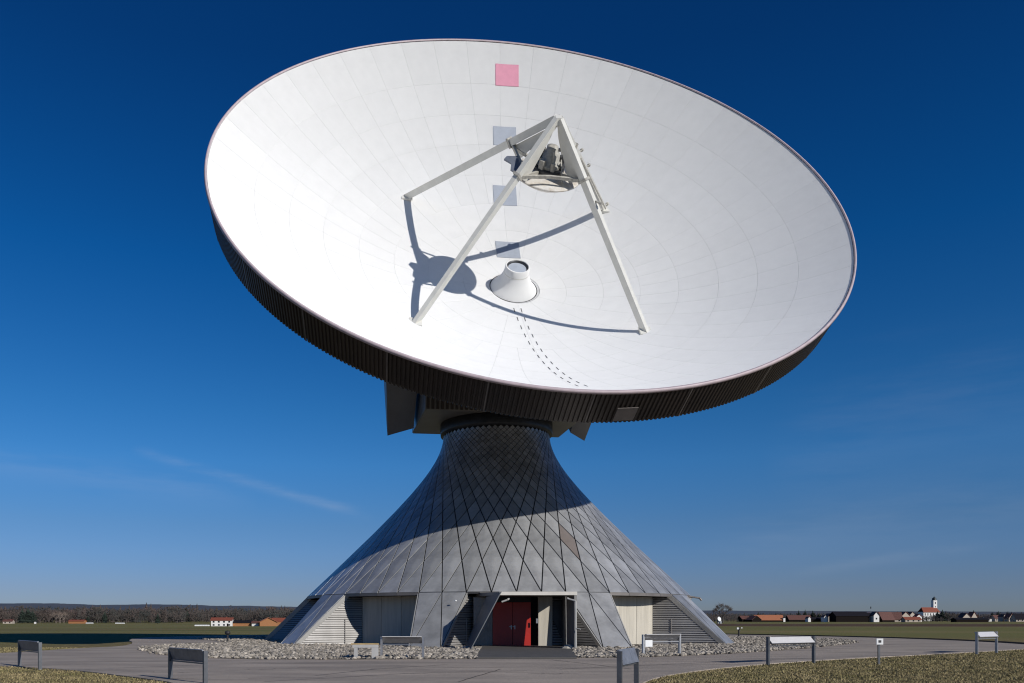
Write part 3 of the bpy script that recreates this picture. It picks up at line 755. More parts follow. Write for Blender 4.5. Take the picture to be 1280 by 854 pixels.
# square frame joining the four struts
fr = []
for B in bases:
    g0 = B.lerp(APX, .715); out = Vector((B.x-APX.x, B.y-APX.y, 0)).normalized(); fr.append(g0-out*.25)
frame = None
for i in range(4):
    mb = MB(); p, q = fr[i], fr[(i+1) % 4]; mid = (p+q)/2+(SU-(p+q)/2)*.12; mid.z = (p.z+q.z)/2-.02
    mb.bar(p, mid, .12, .14, AX); mb.bar(mid, q, .12, .14, AX)
    o = mb.build('frame_bar', M_hardware, dish)
for i in range(4):
    mb = MB(); p = fr[i]+Vector((0, 0, -.05)); dirc = Vector((SU.x-p.x, SU.y-p.y, 0)); q = p+dirc*.62; q.z = SU.z+.35
    mb.bar(p, q, .12, .14, AX); mb.build('frame_bar', M_hardware, dish)
p, q = fr[0], fr[1]; ox = Vector((-1, 0, 0))
mb = MB(); mb.prism([p.lerp(q, .40)+ox*-.1, p.lerp(q, .42)+ox*.45, p.lerp(q, .52)+ox*.62, p.lerp(q, .64)+ox*.30, p.lerp(q, .84)+ox*.40, p.lerp(q, .93)+ox*.18, p.lerp(q, .90)+ox*-.15], (0, 0, .08)); mb.build('bracket_plate', M_bracket, dish)
mb = MB(); mb.lathe([(.01, .48), (.78, .48), (.80, .44), (.80, .34), (.6, .20), (.01, .20)], 12, MSb, smooth=False); mb.build('mounting_plate', M_collar, sub)
mb = MB(); mb.lathe([(.62, .46), (.62, .62), (.46, .66), (.42, 1.05), (.30, 1.12), (.28, 1.36), (.12, 1.40), (.01, 1.40)], 16, MSb); mb.build('drive_housing', M_hardware, sub)
rr = random.Random(5)
for i in range(7):
    a = i*2*pi/7+.3; r = .62; p = SU+Vector((r*cos(a), r*sin(a), .46)); h = rr.uniform(.35, .85); mb = MB()
    if i % 2: mb.tube(p, p+Vector((-.25*cos(a), -.25*sin(a), h)), .07, .05, n=8); mb.tube(p, p+Vector((-.05*cos(a), -.05*sin(a), h*.45)), .12, n=8)
    else: mb.box(p+Vector((0, 0, h*.3)), (.22, .26, h*.6), Matrix.Rotation(a, 3, 'Z'))
    mb.build('actuator', M_hardware if i % 3 else M_collar, sub)
for i in range(3):
    a = i*2*pi/3+.9; mb = MB(); p = SU+Vector((1.45*cos(a), 1.45*sin(a), .12)); q = SU+Vector((.55*cos(a+.6), .55*sin(a+.6), .9)); mb.tube(p, q, .035, n=6); mb.build('brace_rod', M_hardware, sub)

# cabin behind the dish, on the neck: built in world axes, then taken into dish coordinates
MI = MD.inverted()
e1 = Vector((cos(AZ), sin(AZ), 0)); e2 = Vector((sin(AZ), -cos(AZ), 0)); OC = Vector((TX, TY, 0))
def wc(a, b, z): return MI @ (OC+e1*a+e2*b+Vector((0, 0, z)))
ZB = 14.12
def hexa(mb, pts8): mb.add(pts8, [(0, 1, 2, 3), (7, 6, 5, 4), (0, 4, 5, 1), (1, 5, 6, 2), (2, 6, 7, 3), (3, 7, 4, 0)])
mb = MB(); hexa(mb, [wc(-5.2, -3.0, ZB), wc(5.0, -3.0, ZB), wc(5.0, 3.6, ZB), wc(-5.0, 3.6, ZB), wc(-5.2, -3.4, 18.4), wc(5.0, -3.4, 18.4), wc(5.0, 4.0, 16.5), wc(-5.0, 4.0, 16.5)])
cabin = mb.build('equipment_cabin', M_cabin, dish)
mb = MB()
for i in range(34):
    a0 = -4.98+i*.293; hexa(mb, [wc(a0, 3.61, ZB+.04), wc(a0+.17, 3.61, ZB+.04), wc(a0+.17, 3.68, ZB+.04), wc(a0, 3.68, ZB+.04), wc(a0, 4.01, 16.4), wc(a0+.17, 4.01, 16.4), wc(a0+.17, 4.08, 16.4), wc(a0, 4.08, 16.4)])
mb.build('ribbed_front', M_darkrib, cabin)
mb = MB(); hexa(mb, [wc(-5.26, -2.98, ZB+.04), wc(-5.21, -2.98, ZB+.04), wc(-5.01, 3.58, ZB+.04), wc(-5.06, 3.58, ZB+.04), wc(-5.26, -3.3, 18.3), wc(-5.21, -3.3, 18.3), wc(-5.01, 3.95, 16.4), wc(-5.06, 3.95, 16.4)]); mb.build('side_cladding', M_strutwing, cabin)
mb = MB(); mb.tube(OV+Vector((0, 0, -3.6)), OV+Vector((0, 0, -1.55)), 2.6, 3.2, n=24); mb.build('elevation_hub', M_cabin, dish)
mb = MB(); hexa(mb, [wc(-3.4, -3.3, 16.4), wc(3.4, -3.3, 16.4), wc(3.4, -.2, 16.4), wc(-3.4, -.2, 16.4), wc(-3.4, -5.2, 20.6), wc(3.4, -5.2, 20.6), wc(3.4, -2.0, 20.0), wc(-3.4, -2.0, 20.0)]); mb.build('elevation_yoke', M_cabin, dish)
# counterweight fins either side
for sgn, (ti, to, bi_, bo) in ((-1, (-5.35, -7.05, -5.35, -7.4)), (1, (5.25, 6.35, 5.45, 6.75))):
    mb = MB()
    zt = 16.9
    P8 = [wc(bi_, 2.9, zt), wc(bo, 2.9, zt), wc(bo, -1.6, zt+2.4), wc(bi_, -1.6, zt+2.4),
          wc(ti, -.9, 14.0), wc(to, -1.3, 13.55), wc(to, -2.4, 14.6), wc(ti, -2.0, 15.0)]
    hexa(mb, P8); mb.build('counterweight_fin', M_cabin, dish)

# ================================================================ small things round the yard
def lectern(p0, p1, H, face, label, facing, group='information lecterns round the yard', ph=.30, tilt=.75):
    if face == 'dull': tilt = .3
    """two posts at p0,p1 with a tilted panel between; facing=+1 panel front toward -normal"""
    p0, p1 = Vector(p0), Vector(p1); c = (p0+p1)/2; d = (p1-p0); w = d.length; a = math.atan2(d.y, d.x)
    r = empty('info_lectern', c, a, label, 'sign', group)
    for s_ in (-1, 1):
        mb = MB(); x = s_*w/2; mb.box((x, 0, H/2-.01), (.075, .09, H)); mb.build('post', M_alu if face == 'alu' else M_post, r)
    pn = MB(); R_ = Matrix.Rotation(facing*tilt, 3, 'X')
    pn.box((0, 0, H-.13), (w-.085, .035, ph), R_); pm = {'white': M_panelw, 'dull': M_panelg, 'alu': M_alu}[face]
    pan = pn.build('panel', {'alu': M_alu, 'dull': M_panelg}.get(face, M_post), r)
    mb = MB(); off = R_ @ Vector((0, -facing*.0, 0)); fr_ = R_ @ Vector((0, (-1 if facing > 0 else 1)*-.0225, 0))
    # face plate on the upper side of the tilted panel
    nrm = R_ @ Vector((0, 1, 0)); nrm = nrm if nrm.z > 0 else -nrm
    mb.box(Vector((0, 0, H-.13))+nrm*.022, (w-.14, .006, ph-.04), R_); mb.build('face_plate', {'white': M_panelw, 'dull': M_panelg, 'alu': M_panelw}[face], pan)
    if face == 'alu' and facing > 0:
        mb = MB(); mb.box((0, -.10, H-.005), (w-.09, .11, .022)); mb.build('top_cap', M_panelw, pan)
    mb = MB(); mb.box((0, 0, H-.30), (w-.085, .03, .03)); mb.build('rail', M_alu if face == 'alu' else M_post, r)
    return r
lectern(gpt(24.5, 833.5), gpt(50, 837.5), .80, 'dull', 'dull metal lectern sign at the far left edge, beside the asphalt', 1)
lectern(gpt(213, 849.5), gpt(256.5, 855.5), .76, 'dull', 'dark blue-grey lectern sign in the lower left, in front of the pebbles', 1)
lectern(gpt(477, 824.5), gpt(529, 824.8), .83, 'alu', 'silver lectern sign before the shaded left bay, behind the low concrete block', 1)
s4 = lectern(gpt(804, 820.5), gpt(849.5, 819.5), .86, 'alu', 'silver lectern sign in the pebbles before the cream concrete wall', 1)
lectern((at(774.5, 15.6), 15.6, 0), (at(795.5, 16.9), 16.9, 0), .87, 'dull', 'grey lectern sign seen almost edge-on at the bottom centre', -1)
lectern(gpt(960, 831.5), gpt(1017, 829), .90, 'white', 'bright white lectern sign to the right of the tower', -1)
lectern(gpt(1221, 818), gpt(1245.5, 816.5), .93, 'alu', 'small pale lectern sign at the far right edge', -1)
# white notice box hung on s4
mb = MB(); w4 = (gpt(849.5, 819.5)-gpt(804, 820.5)).length
mb.box((-w4/2+.24, -.03, .50), (.34, .03, .26)); mb.build('notice_plate', M_paint, s4)
# small square marker post
p = gpt(1098.5, 831); r = empty('marker_post', p, 0, 'thin marker post with a small white square head on the right grass', 'post')
mb = MB(); mb.box((0, 0, .38), (.06, .06, .78)); mb.build('post', M_post, r)
mb = MB(); mb.box((0, -.05, .74), (.21, .04, .19)); pl_ = mb.build('head_plate', M_paint, r)
mb = MB(); mb.box((0, -.075, .745), (.08, .012, .075)); mb.build('dark_symbol', M_joint, pl_)
# low bench block with timber top
p = (gpt(444, 824.5)+gpt(470, 824.8))/2; r = empty('low_bench', p, .05, 'low pale concrete block with a yellow timber top in the pebbles', 'bench')
for x in (-.34, .34):
    mb = MB(); mb.box((x, 0, .22), (.13 if x < 0 else .24, .34, .44)); mb.build('leg', M_trim, r)
mb = MB(); mb.box((0, 0, .49), (.92, .36, .11)); mb.build('seat_frame', M_trim, r)
for k in range(3):
    mb = MB(); mb.box((-.02, -.13+k*.13, .565), (1.0, .12, .035)); mb.build('timber_slat', M_wood, r)
# ground drain plate left of the bench
mb = MB(); mb.box((0, 0, .02), (.9, .3, .03)); o = mb.build('drain_cover', M_joint, loc=(gpt(436, 824.3).x, gpt(436, 824.3).y, .05)); tag(o, 'flat dark drain cover at the pebble edge beside the low bench', 'drain cover')
# distant small lamps/posts
def bollard(px, pyb, H, head, label, m, hm):
    p = gpt(px, pyb); r = empty('bollard_lamp', p, 0, label, 'bollard lamp', 'bollard lamps beyond the pebble bed')
    mb = MB(); mb.tube((0, 0, 0), (0, 0, H), .06, n=8); mb.build('post', M_joint, r)
    mb = MB(); mb.lathe([(.01, H+.22), (head, H+.17), (head*1.05, H+.02), (head*.5, H-.02), (.01, H-.02)], 12); hd = mb.build('lamp_head', hm, r)
    return r
bollard(284.5, 803.5, .52, .16, 'dark mushroom-headed bollard lamp beyond the pebbles on the left', M_joint, M_joint)
rb = bollard(923.5, 797.5, .60, .10, 'bollard with a small white head just right of the tower', M_joint, M_joint)
mb = MB(); mb.box((-.12, -.1, .72), (.12, .1, .14)); mb.box((.2, -.05, .76), (.08, .08, .08)); mb.build('white_fitting', M_paint, rb)

# ================================================================ far country
# hills
def hillband(name, Y, xs, tops, zb, m):
    mb = MB(); n = len(xs); vs = []
    fr_, md, bk = [], [], []
    pts = []
    for i in range(len(xs)-1):
        for k in range(24):
            t = k/24; x = xs[i]+(xs[i+1]-xs[i])*t; y = tops[i]+(tops[i+1]-tops[i])*(t*t*(3-2*t)); pts.append((x, y))
    pts.append((xs[-1], tops[-1]))
    rows_ = 5; w = len(pts)
    for j in range(rows_+1):
        t = j/rows_
        for x, y in pts:
            Yj = Y-900*(1-t); X = (x-CX)/F_PX*Y
            z = (HZ-y)/F_PX*Y+EYE; z += 3.0*noise.noise(Vector((X*.012, t*2, 0)))+1.6*noise.noise(Vector((X*.05, t*3, 5)))
            zz = zb+(z-zb)*sin(t*pi/2)
            vs.append((X, Yj, zz))
    for x, y in pts: vs.append(((x-CX)/F_PX*Y, Y+900, zb-20))
    mb.add(vs, [(j*w+i, j*w+i+1, (j+1)*w+i+1, (j+1)*w+i) for j in range(rows_+1) for i in range(w-1)], True)
    return mb.build(name, m, kind='structure')
hillband('hills', 4200, [-500, -120, 0, 70, 130, 200, 290, 380, 520, 700, 880, 1000, 1150, 1280, 1500, 1900], [757, 755, 754.5, 754.3, 756.3, 755.5, 757.5, 758.5, 760, 762, 763.5, 764, 764.5, 765, 766, 767], -8, M_hill)

def crown(mb, c, rx, rz, n, s_, r_, flat=.0):
    """cloud of small leaf or twig faces"""
    for _ in range(n):
        while True:
            p = Vector((r_.uniform(-1, 1), r_.uniform(-1, 1), r_.uniform(-1, 1)))
            if p.length < 1 and p.length > .25: break
        q = Vector((c[0]+p.x*rx, c[1]+p.y*rx, c[2]+p.z*rz)); a = s_*r_.uniform(.6, 1.4)
        d = Vector((r_.uniform(-1, 1), r_.uniform(-1, 1), r_.uniform(-1, 1))).normalized(); e = d.orthogonal().normalized()
        mb.add([q-d*a, q+d*a*.2+e*a*.5, q+d*a], [(0, 1, 2)])
def conifer_mb(mb, x, y, z, h, w, r_):
    lv = 9
    for i in range(lv):
        t = i/lv; zz = z+h*(.08+.9*t); rr_ = w*(1-t)**.8
        m = 9; vs = [Vector((x, y, zz+h*.17))]; 
        for k in range(m):
            a = 2*pi*k/m+r_.uniform(-.3, .3); q = rr_*r_.uniform(.6, 1.15); vs.append(Vector((x+q*cos(a), y+q*sin(a), zz-h*.02*r_.uniform(0, 2))))
        mb.add(vs, [(0, 1+k, 1+(k+1) % m) for k in range(m)])
def bare_mesh(h, r_, n1=9, tw=230):
    """trunk + limbs mesh and a twig mesh, origin at the base"""
    t = MB(); t.tube((0, 0, -.3), (0, 0, h*.28), h*.028, h*.02, n=6); tips = []
    tp = Vector((0, 0, h*.28))
    def grow(p, d, ln, r, lev):
        q = p+d*ln; t.tube(p, q, r, r*.6, n=4, cap=False)
        if lev == 0: tips.append(q); return
        for _ in range(3 if lev > 1 else 3):
            nd_ = (d+Vector((r_.uniform(-.75, .75), r_.uniform(-.75, .75), r_.uniform(-.25, .5)))).normalized()
            grow(q, nd_, ln*r_.uniform(.6, .85), r*.55, lev-1)
    for k in range(n1):
        a = 2*pi*k/n1+r_.uniform(-.3, .3); d = Vector((cos(a)*.7, sin(a)*.7, r_.uniform(.5, 1.3))).normalized()
        grow(tp+Vector((0, 0, -h*.06*r_.random())), d, h*.22*r_.uniform(.8, 1.15), h*.012, 2)
    g = MB()
    for p in tips:
        for _ in range(max(3, tw//len(tips))):
            d = (Vector((p.x, p.y, (p.z-h*.4))).normalized()*.6+Vector((r_.uniform(-1, 1), r_.uniform(-1, 1), r_.uniform(-.7, 1)))).normalized(); ln = h*.11*r_.uniform(.5, 1.2); e = d.orthogonal().normalized()*h*.0035
            q0 = p+Vector((r_.uniform(-1, 1), r_.uniform(-1, 1), r_.uniform(-1, 1)))*h*.03
            g.add([q0-e, q0+e, q0+d*ln], [(0, 1, 2)])
    return t, g
def bare_tree(px, pyb, Y, H, label, seed, group=None, bark=None, twig=None, tw=700):
    r_ = random.Random(seed); x = at(px, Y); z = gz(x, Y)
    r = empty('bare_tree', (x, Y, z), 0, label, 'tree', group)
    t, g = bare_mesh(H, r_, tw=tw); t.build('trunk', bark or M_bark, r); g.build('twigs', twig or M_twig, r)
    return r
bare_tree(903.5, 775, 430, 12.5, 'large spreading bare tree on the skyline just right of the tower', 21, tw=1500)
# left: pale bare trees and conifers standing before the wood
gl = 'trees at the edge of the wood on the left'
rA = random.Random(9)
bt = None
left_trees = [(8, 1010, 15, 0), (50, 990, 16, 0), (70, 980, 19, 1), (75, 975, 20, 1), (80, 985, 18, 1), (88, 990, 17, 0), (122, 1000, 14, 0), (141, 990, 12, 0), (158, 1000, 15, 0), (205, 960, 10, 0), (222, 980, 13, 0), (20, 1000, 16, 0), (61, 1000, 17, 0), (104, 1010, 13, 0), (176, 1000, 12, 0), (190, 990, 13, 0)]
protos = {}
TL = ['bare tree behind the small cottage at the far left edge', 'bare tree right beside the evergreen trio on the left', 'leftmost of the four pale birches, trunk light pink', 'tallest pale birch, second of the four on the left', 'third of the four pale birches on the left', 'bare grey tree directly right of the four birches', 'bare tree rising behind the first bale row by the orange shed', 'low bare tree left of the lone bale row', 'bare tree directly behind the lone bale row', 'low bushy bare tree in front of the wood, left of the isolated evergreen', 'bare tree right of the isolated evergreen before the left wood', 'bare tree between the cottage and the evergreen trio', 'bare tree directly left of the four pale birches', 'bare tree above the right half of the orange shed', 'bare tree just right of the lone bale row', 'bare tree left of the isolated evergreen, taller than its neighbour']
for li, (px, Y, H, k) in enumerate(left_trees):
    x = at(px, Y); z = gz(x, Y)
    if k not in protos:
        r = empty('bare_tree', (x, Y, z), 0); t, g = bare_mesh(16, random.Random(30+k), n1=7, tw=500); t.build('trunk', M_birch if k else M_bark, r); g.build('twigs', mat('pale_twigs', (.20, .15, .12), .95) if k else M_twig, r); protos[k] = r
    else:
        r = copy_tree(protos[k])
    r.location = (x, Y, z-.3); r.rotation_euler = (0, 0, rA.uniform(0, 6)); r.scale = (H/16*(.7 if k else 1.1),)*2+(H/16,)
    tag(r, TL[li], 'tree', gl)
cp = None
gc = 'conifers'
con = [(28, 960, 17, 6), (35, 965, 18, 7), (41, 968, 15, 6), (131, 1000, 14, 4), (110, 940, 9, 3), (197, 900, 11, 4), (234, 1250, 17, 6), (270, 1250, 15, 5), (998.5, 1000, 13, 3.5), (1006.5, 1000, 14, 3), (1016, 1000, 12.5, 5), (1024, 1010, 10, 4), (1066, 1100, 12, 5), (1172, 900, 11, 5), (1178, 890, 12.5, 5), (1184, 900, 10, 4), (1217, 1000, 13, 5), (1241, 1000, 11, 4), (1248, 1005, 12, 4), (1260, 1010, 12, 4), (948, 1150, 12, 5), (970, 1150, 11, 5)]
CL = ['left-hand evergreen of the trio near the far left edge', 'tallest evergreen, middle of the trio near the far left edge', 'right-hand evergreen of the trio near the far left edge', 'lone dark evergreen at the wood edge right of the orange shed', 'small evergreen standing just behind the orange shed', 'isolated dark evergreen between the left wood and the white farmhouse', 'far dark evergreen in the wood, up and left of the white farmhouse', 'far dark evergreen rising directly behind the white farmhouse', 'left-hand spire of the evergreens above the rust-brown barn roof', 'slim middle spire of the evergreens above the rust-brown barn roof', 'broad round evergreen right of the spires above the rust-brown barn', 'shorter evergreen beside the broad one, left of the black barn', 'evergreen on the skyline behind the big black barn', 'dark evergreen touching the right end of the church nave', 'tallest dark evergreen right of the church tower', 'shorter dark evergreen farthest right of the church trio', 'evergreen above the tall red gable, right of the flat dark shed', 'left-hand evergreen of the trio near the right edge', 'middle evergreen of the trio near the right edge', 'right-hand evergreen of the trio near the right edge', 'evergreen on the skyline above the orange-red barn roof, left one', 'evergreen on the skyline above the orange-red barn roof, right one']
for i, (px, Y, H, w) in enumerate(con):
    x = at(px, Y); z = gz(x, Y)
    if cp is None:
        r = empty('conifer_tree', (0, 0, 0)); mb = MB(); mb.tube((0, 0, -.2), (0, 0, 3), .25, n=6); mb.build('trunk', M_bark, r); mb = MB(); conifer_mb(mb, 0, 0, 0, 14, 4.5, random.Random(2)); crown(mb, (0, 0, 6), 3.6, 5.5, 420, .9, random.Random(4)); mb.build('crown', M_conif, r); cp = r
    else: r = copy_tree(cp)
    r.location = (x, Y, z); r.rotation_euler = (0, 0, rA.uniform(0, 6)); r.scale = (w/4.5, w/4.5, H/14)
    tag(r, CL[i], 'tree', 'evergreens by the left wood' if px < 400 else 'evergreens in the village')
# woodland masses
def woodland(name, spec, label, seed, m):
    r_ = random.Random(seed); mb = MB()
    for x0, x1, Y0, Y1, h0, h1, n in spec:
        for i in range(n):
            px = x0+(x1-x0)*(i+r_.random())/n; Y = r_.uniform(Y0, Y1); x = at(px, Y); z = gz(x, Y)
            pat = .5+.5*noise.noise(Vector((px*.03, Y*.002, seed)))
            h = (h0+(h1-h0)*r_.random())*(.75+.4*pat); w = h*r_.uniform(.35, .6)
            if r_.random() < .22: conifer_mb(mb, x, Y, z, h*1.1, w*.6, r_)
            else:
                crown(mb, (x, Y, z+h*.6), w, h*.42, 70, h*.11, r_)
                mb.add([(x-.25, Y, z), (x+.25, Y, z), (x, Y, z+h*.6)], [(0, 1, 2)])
    return tag(mb.build(name, m), label, 'wood', kind='stuff')
woodland('woodland', [(-120, 230, 1020, 1250, 15, 20, 420), (200, 400, 1200, 1500, 15, 20, 260), (-120, 400, 1600, 2200, 24, 32, 420)], 'far mixed wood of bare and evergreen trees on the left horizon', 1, M_wood1)
woodland('woodland', [(880, 1330, 1250, 1500, 9, 13.5, 460), (880, 1000, 1000, 1150, 7, 10, 60), (1180, 1300, 950, 1100, 6, 10, 60), (1140, 1176, 880, 925, 5.5, 8, 34), (925, 1290, 790, 980, 3, 6.5, 90), (880, 935, 700, 900, 4, 6, 40)], 'low dark belt of trees behind the village on the right horizon', 2, M_wood1)
woodland('woodland', [(400, 880, 1300, 1900, 14, 20, 120)], 'belt of far trees hidden behind the tower base', 3, M_wood1)

# ---------- houses
def house(px, Y, w, d, h, rh, rot, wm, rm, label, cat='house', nwin=0, floors=1, group=None, gable='x', over=.5, name='house', dz=0, door=False):
    x = at(px, Y); z = gz(x, Y)+dz; r = empty(name, (x, Y, z), rot, label, cat, group)
    mb = MB(); mb.box((0, 0, h/2-.5), (w, d, h+1)) 
    if gable == 'x':       # ridge along x
        mb.prism([(-w/2+.01, -d/2, h), (-w/2+.01, d/2, h), (-w/2+.01, 0, h+rh)], (w-.02, 0, 0)); wall = mb.build('wall', wm, r)
        mb = MB(); t = .25
        for s_ in (-1, 1):
            e = Vector((0, s_*(d/2+over), h-over*rh/(d/2))); k = Vector((0, 0, h+rh))
            mb.prism([Vector((-w/2-over, e.y, e.z)), Vector((w/2+over, e.y, e.z)), Vector((w/2+over, 0, k.z)), Vector((-w/2-over, 0, k.z))], (0, 0, t))
    else:                  # ridge along y: gable faces the camera
        mb.prism([(-w/2, -d/2+.01, h), (w/2, -d/2+.01, h), (0, -d/2+.01, h+rh)], (0, d-.02, 0)); wall = mb.build('wall', wm, r)
        mb = MB(); t = .25
        for s_ in (-1, 1):
            e = Vector((s_*(w/2+over), 0, h-over*rh/(w/2)))
            mb.prism([Vector((e.x, -d/2-over, e.z)), Vector((e.x, d/2+over, e.z)), Vector((0, d/2+over, h+rh)), Vector((0, -d/2-over, h+rh))], (0, 0, t))
    rf = mb.build('roof', rm, r)
    if nwin:
        for f in range(floors):
            for i in range(nwin):
                xx = -w/2+w*(i+.5)/nwin; zz = h/floors*(f+.5); mb = MB(); mb.box((xx, -d/2-.03, zz), (min(1.3, w/nwin*.45), .1, min(1.5, h/floors*.5))); mb.build('window', M_win, r)
    if door: mb = MB(); mb.box((w*.3, -d/2-.04, 1.05), (1.1, .12, 2.1)); mb.build('door', M_walld, r)
    if wm in (M_wallw, M_wallb) and w > 8:
        mb = MB(); mb.box((w*.2, .6, h+rh*.9), (.7, .7, 1.6)); mb.build('chimney', M_roofr, rf)
    return r
gv = 'farm buildings on the left'
house(278, 600, 14.5, 10, 4.4, 1.8, .12, M_wallw, M_roofr, 'white three-storey farmhouse with rows of windows and a red roof, left of the tower', 'farmhouse', 4, 2, over=.6, door=True)
house(304, 606, 13, 9, 2.6, 1.6, .05, M_wallo, M_roofd, 'long orange-walled shed with a dark purple roof beside the white farmhouse', 'shed')
house(320, 602, 5, 5, 2.4, 1.2, 0, M_wallw, M_roofb, 'small white outbuilding with a brown roof between the two farm sheds', 'shed')
house(335, 600, 12, 12, 3.2, 3.0, .25, M_wallo, M_roofo, 'orange-roofed barn with its wide gable facing the yard, left of the tower', 'barn', gable='y', over=.9)
house(352, 640, 14, 9, 3.4, 2.6, .1, M_wallo, M_roofr, 'red-roofed barn half hidden behind the tower leg on the left', 'barn')
house(11, 900, 9.5, 7, 2.6, 1.8, .1, M_wallb, M_roofb, 'small pink-walled cottage with a brown roof at the far left edge', 'cottage', 2)
house(97, 930, 17, 8, 2.6, 1.5, 0, M_wallo, M_roofr, 'long orange farm shed before the left wood', 'shed')
for px, Y, w, lab in ((112, 900, 8, 'low white wrapped bale row beside the orange shed'), (150, 880, 10, 'pale low wrapped bale row alone in the left field'), (253, 596, 11, 'low white wrapped bale row beside the white farmhouse')):
    x = at(px, Y); mb = MB(); r_ = random.Random(px); n = 6; rr0 = .62
    r = empty('bale_row', (x, Y, gz(x, Y)), 0, lab, 'bales')
    for i in range(n):
        mb = MB(); cx_ = -w/2+w*(i+.5)/n; mb.tube((cx_-w/n*.46, 0, rr0*.95), (cx_+w/n*.46, 0, rr0*.95+r_.uniform(-.05, .05)), rr0, n=10); mb.build('bale', M_paint, r)
x = at(44, 880); r = empty('transformer_kiosk', (x, 880, gz(x, 880)), 0, 'tiny white kiosk standing in the left field before the birches', 'kiosk'); mb = MB(); mb.box((0, 0, 1), (1.6, 1.4, 2.2)); mb.build('body', M_wallw, r); mb = MB(); mb.prism([(-.9, -.8, 2.1), (.9, -.8, 2.1), (0, -.8, 2.6)], (0, 1.6, 0)); mb.build('roof', M_roofd, r)
# village on the right
def V_(px, Y, w, d, h, rh, *a, **k): return house(px, Y, w*1.08, d, h*1.25, rh*1.3, *a, **k)
V_(930, 760, 8, 8, 2.2, 2.0, .2, M_walld, M_roofb, 'dark low barn beside the big bare tree, its roof brown', 'barn')
V_(960, 750, 24, 11, 1.4, 3.3, .06, M_walld, M_roofo, 'long barn with a broad orange-red roof right of the bare tree', 'barn', over=.4)
V_(942, 740, 9, 8, 1.6, 2.6, .3, M_walld, M_roofb, 'brown-roofed barn end joined before the orange-red roof', 'barn', gable='y')
V_(998, 760, 19, 9, 1.8, 2.8, 0, M_walld, M_roofb, 'long dark barn with a rust-brown roof below the group of evergreens', 'barn')
V_(1010, 740, 2.2, 6, 2.6, 1.0, 0, M_wallw, M_roofb, 'narrow white gable at the left end of the dark open shed', 'house', gable='y', over=.2)
V_(1020, 748, 12, 7, 2.0, 1.2, 0, M_walld, M_roofd, 'dark open shed between two narrow white gables', 'shed')
V_(1030, 740, 2.6, 6, 3.4, 1.2, 0, M_wallw, M_roofb, 'narrow white gable at the right end of the dark open shed', 'house', gable='y', over=.2)
V_(1037, 760, 6.5, 8, 3.8, 2.2, .1, M_wallb, M_roofr, 'beige house with a steep red roof left of the big black barn', 'house', 2, gable='y')
V_(1061, 735, 27, 12, 4.4, 2.6, .04, M_walld, M_roofd, 'big black timber barn with a long dark roof in the village centre', 'barn')
V_(1084, 740, 7.5, 9, 4.0, 2.2, 0, M_wallb, M_roofd, 'beige house with two windows against the black barn', 'house', 2)
V_(1093, 730, 4.4, 7, 4.8, 2.2, 0, M_wallw, M_roofb, 'brightest white narrow house gable in the village', 'house', 1, gable='y')
V_(1106, 740, 11, 10, 1.8, 5.0, .15, M_walld, M_roofb, 'steep brown-roofed farmhouse right of the bright white gable', 'house')
V_(1118, 760, 10, 9, 2.2, 4.6, -.2, M_wallb, M_roofb, 'second steep brown-roofed farmhouse, its wall beige', 'house', 2)
V_(1129, 800, 8, 8, 4.5, 3.0, .1, M_wallb, M_roofr, 'beige house with a red gable roof behind the brown farmhouses', 'house', 2, gable='y')
V_(1139, 735, 13, 7, 1.8, 1.6, 0, M_wallb, M_roofr, 'low red-roofed building in front of the church hill', 'shed', 3)
V_(1137, 830, 8, 8, 4.6, 3.2, .2, M_wallb, M_roofb, 'beige house with a brown gable roof behind the low red-roofed building', 'house', 2, gable='y')
V_(1147, 800, 4.5, 6, 4.2, 1.6, 0, M_wallw, M_roofr, 'small white house just left of the church nave', 'house', 1, gable='y')
V_(1212, 720, 26, 8, 1.8, 1.0, .02, M_walld, M_roofd, 'long flat dark shed right of the church trees', 'shed')
V_(1205, 860, 8, 8, 3.6, 3.2, .1, M_wallb, M_roofb, 'beige gabled house above the long flat dark shed', 'house', 2, gable='y')
V_(1215, 880, 6, 7, 4.0, 4.0, .1, M_wallb, M_roofr, 'beige house with a tall red gable roof between shed and evergreens', 'house', 1, gable='y')
V_(1233, 900, 6, 7, 2.6, 1.6, .1, M_wallw, M_roofd, 'small low white house with a dark roof toward the right edge', 'house', 1)
V_(1253, 880, 4, 7, 4.4, 1.6, .1, M_wallb, M_roofb, 'narrow beige house near the right edge, brown roof', 'house', 1, gable='y')
V_(1262, 870, 7, 7, 3.0, 3.6, .1, M_wallb, M_roofr, 'red-roofed beige house beside the narrow one near the right edge', 'house', 2, gable='y')
V_(1245, 910, 7, 7, 2.8, 2.6, .1, M_wallb, M_roofb, 'beige brown-roofed house between two evergreens near the right edge', 'house', 2)
V_(1277, 850, 16, 9, 2.2, 4.2, .0, M_wallb, M_roofd, 'dark-roofed long house cut by the right edge of the photo', 'house', 4)
V_(980, 745, 1.6, 1.6, 2.8, .6, 0, M_wallw, M_roofd, 'tiny white tower-like kiosk before the orange-red barn roof', 'kiosk', over=.1)
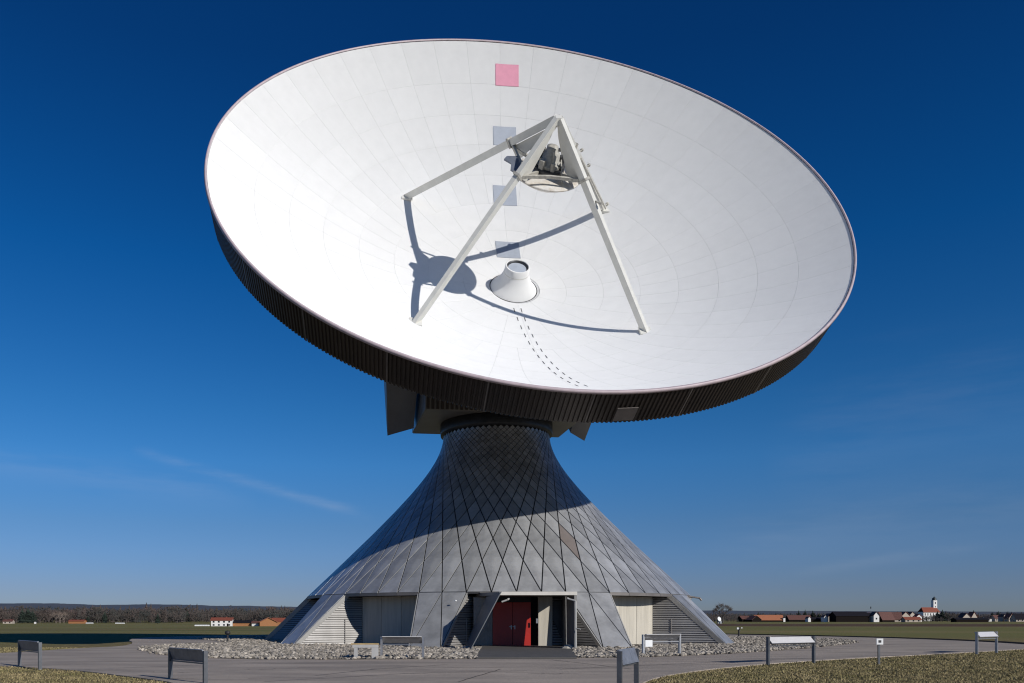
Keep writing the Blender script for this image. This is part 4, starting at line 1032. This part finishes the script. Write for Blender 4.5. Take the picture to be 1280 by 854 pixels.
# church
Y = 950; x = at(1161, Y); zc = gz(x, Y)+3.5
ch = empty('church', (x, Y, zc), .05, 'village church with a long red nave roof and a white onion-domed tower', 'church')
mb = MB(); mb.box((0, 0, 2.0), (19, 10, 10.5)); mb.build('nave', M_wallw, ch)
mb = MB()
for s_ in (-1, 1): mb.prism([Vector((-10, s_*5.6, 6.7)), Vector((10, s_*5.6, 6.7)), Vector((8.8, 0, 12.2)), Vector((-8.8, 0, 12.2))], (0, 0, .3))
mb.build('roof', M_roofr, ch)
for i in range(5): mb = MB(); mb.box((-7.5+i*3.2, -5.05, 4.4), (1.0, .1, 2.6)); mb.build('window', M_win, ch)
mb = MB(); mb.box((7.3, 1.5, 8.6), (4.3, 4.3, 24)); tw_ = mb.build('bell_tower', M_wallw, ch)
mb = MB(); mb.box((7.3, -.68, 17.5), (1.1, .1, 2.0)); mb.build('window', M_win, tw_)
mb = MB(); mb.box((7.3, -.68, 13.2), (.9, .1, 1.6)); mb.build('window', M_win, tw_)
mb = MB(); mb.lathe([(2.5, 20.6), (2.6, 20.9), (2.0, 21.5), (2.3, 22.2), (1.9, 23.1), (1.0, 23.7), (.45, 24.3), (.2, 25.2), (.01, 26.2)], 12, Matrix.Translation((7.3, 1.5, 0))); mb.build('onion_dome', M_copper, tw_)
for i, (px, Y, H) in enumerate(((1185, 880, 11), (1191, 880, 12), (1197, 890, 10), (1202, 900, 9))):
    x = at(px, Y); r = copy_tree(protos[0]); r.location = (x, Y, gz(x, Y)); r.scale = (H/16*1.2, H/16*1.2, H/16); r.rotation_euler = (0, 0, i*1.3); tag(r, ('leftmost bare tree of the clump right of the church', 'tallest bare tree, second in the clump right of the church', 'third bare tree of the clump right of the church', 'lowest bare tree, right end of the clump by the church')[i], 'tree', 'bare trees right of the church')
# thin mast
x = at(1088.5, 1000); r = empty('mast', (x, 1000, gz(x, 1000)), 0, 'thin mast with a small dark head rising behind the black barn', 'mast'); mb = MB(); mb.tube((0, 0, 0), (0, 0, 17), .12, n=6); mb.build('pole', M_alu, r); mb = MB(); mb.tube((0, 0, 15), (0, 0, 17.6), .5, n=8); mb.build('head', M_walld, r)
# small far dish
Y = 330; x = at(898, Y); r = empty('small_dish_antenna', (x, Y, gz(x, Y)), .5, 'small white dish antenna in the field directly right of the tower leg', 'dish antenna')
mb = MB(); mb.lathe([(.01, 0), (.5, .06), (1.0, .25), (1.25, .42), (1.22, .44), (.9, .3), (.01, .08)], 20, Matrix.Translation((0, -.2, 1.75)) @ Matrix.Rotation(rad(75), 4, 'X') @ Matrix.Scale(.75, 4)); mb.build('reflector', M_paint, r)
mb = MB(); mb.box((0, .3, .9), (.5, .5, 1.9)); mb.build('pedestal', M_concd, r)
mb = MB(); mb.box((1.6, .6, .5), (1.0, .8, 1.2)); mb.build('equipment_box', M_alu, r)
# fence posts line far right field
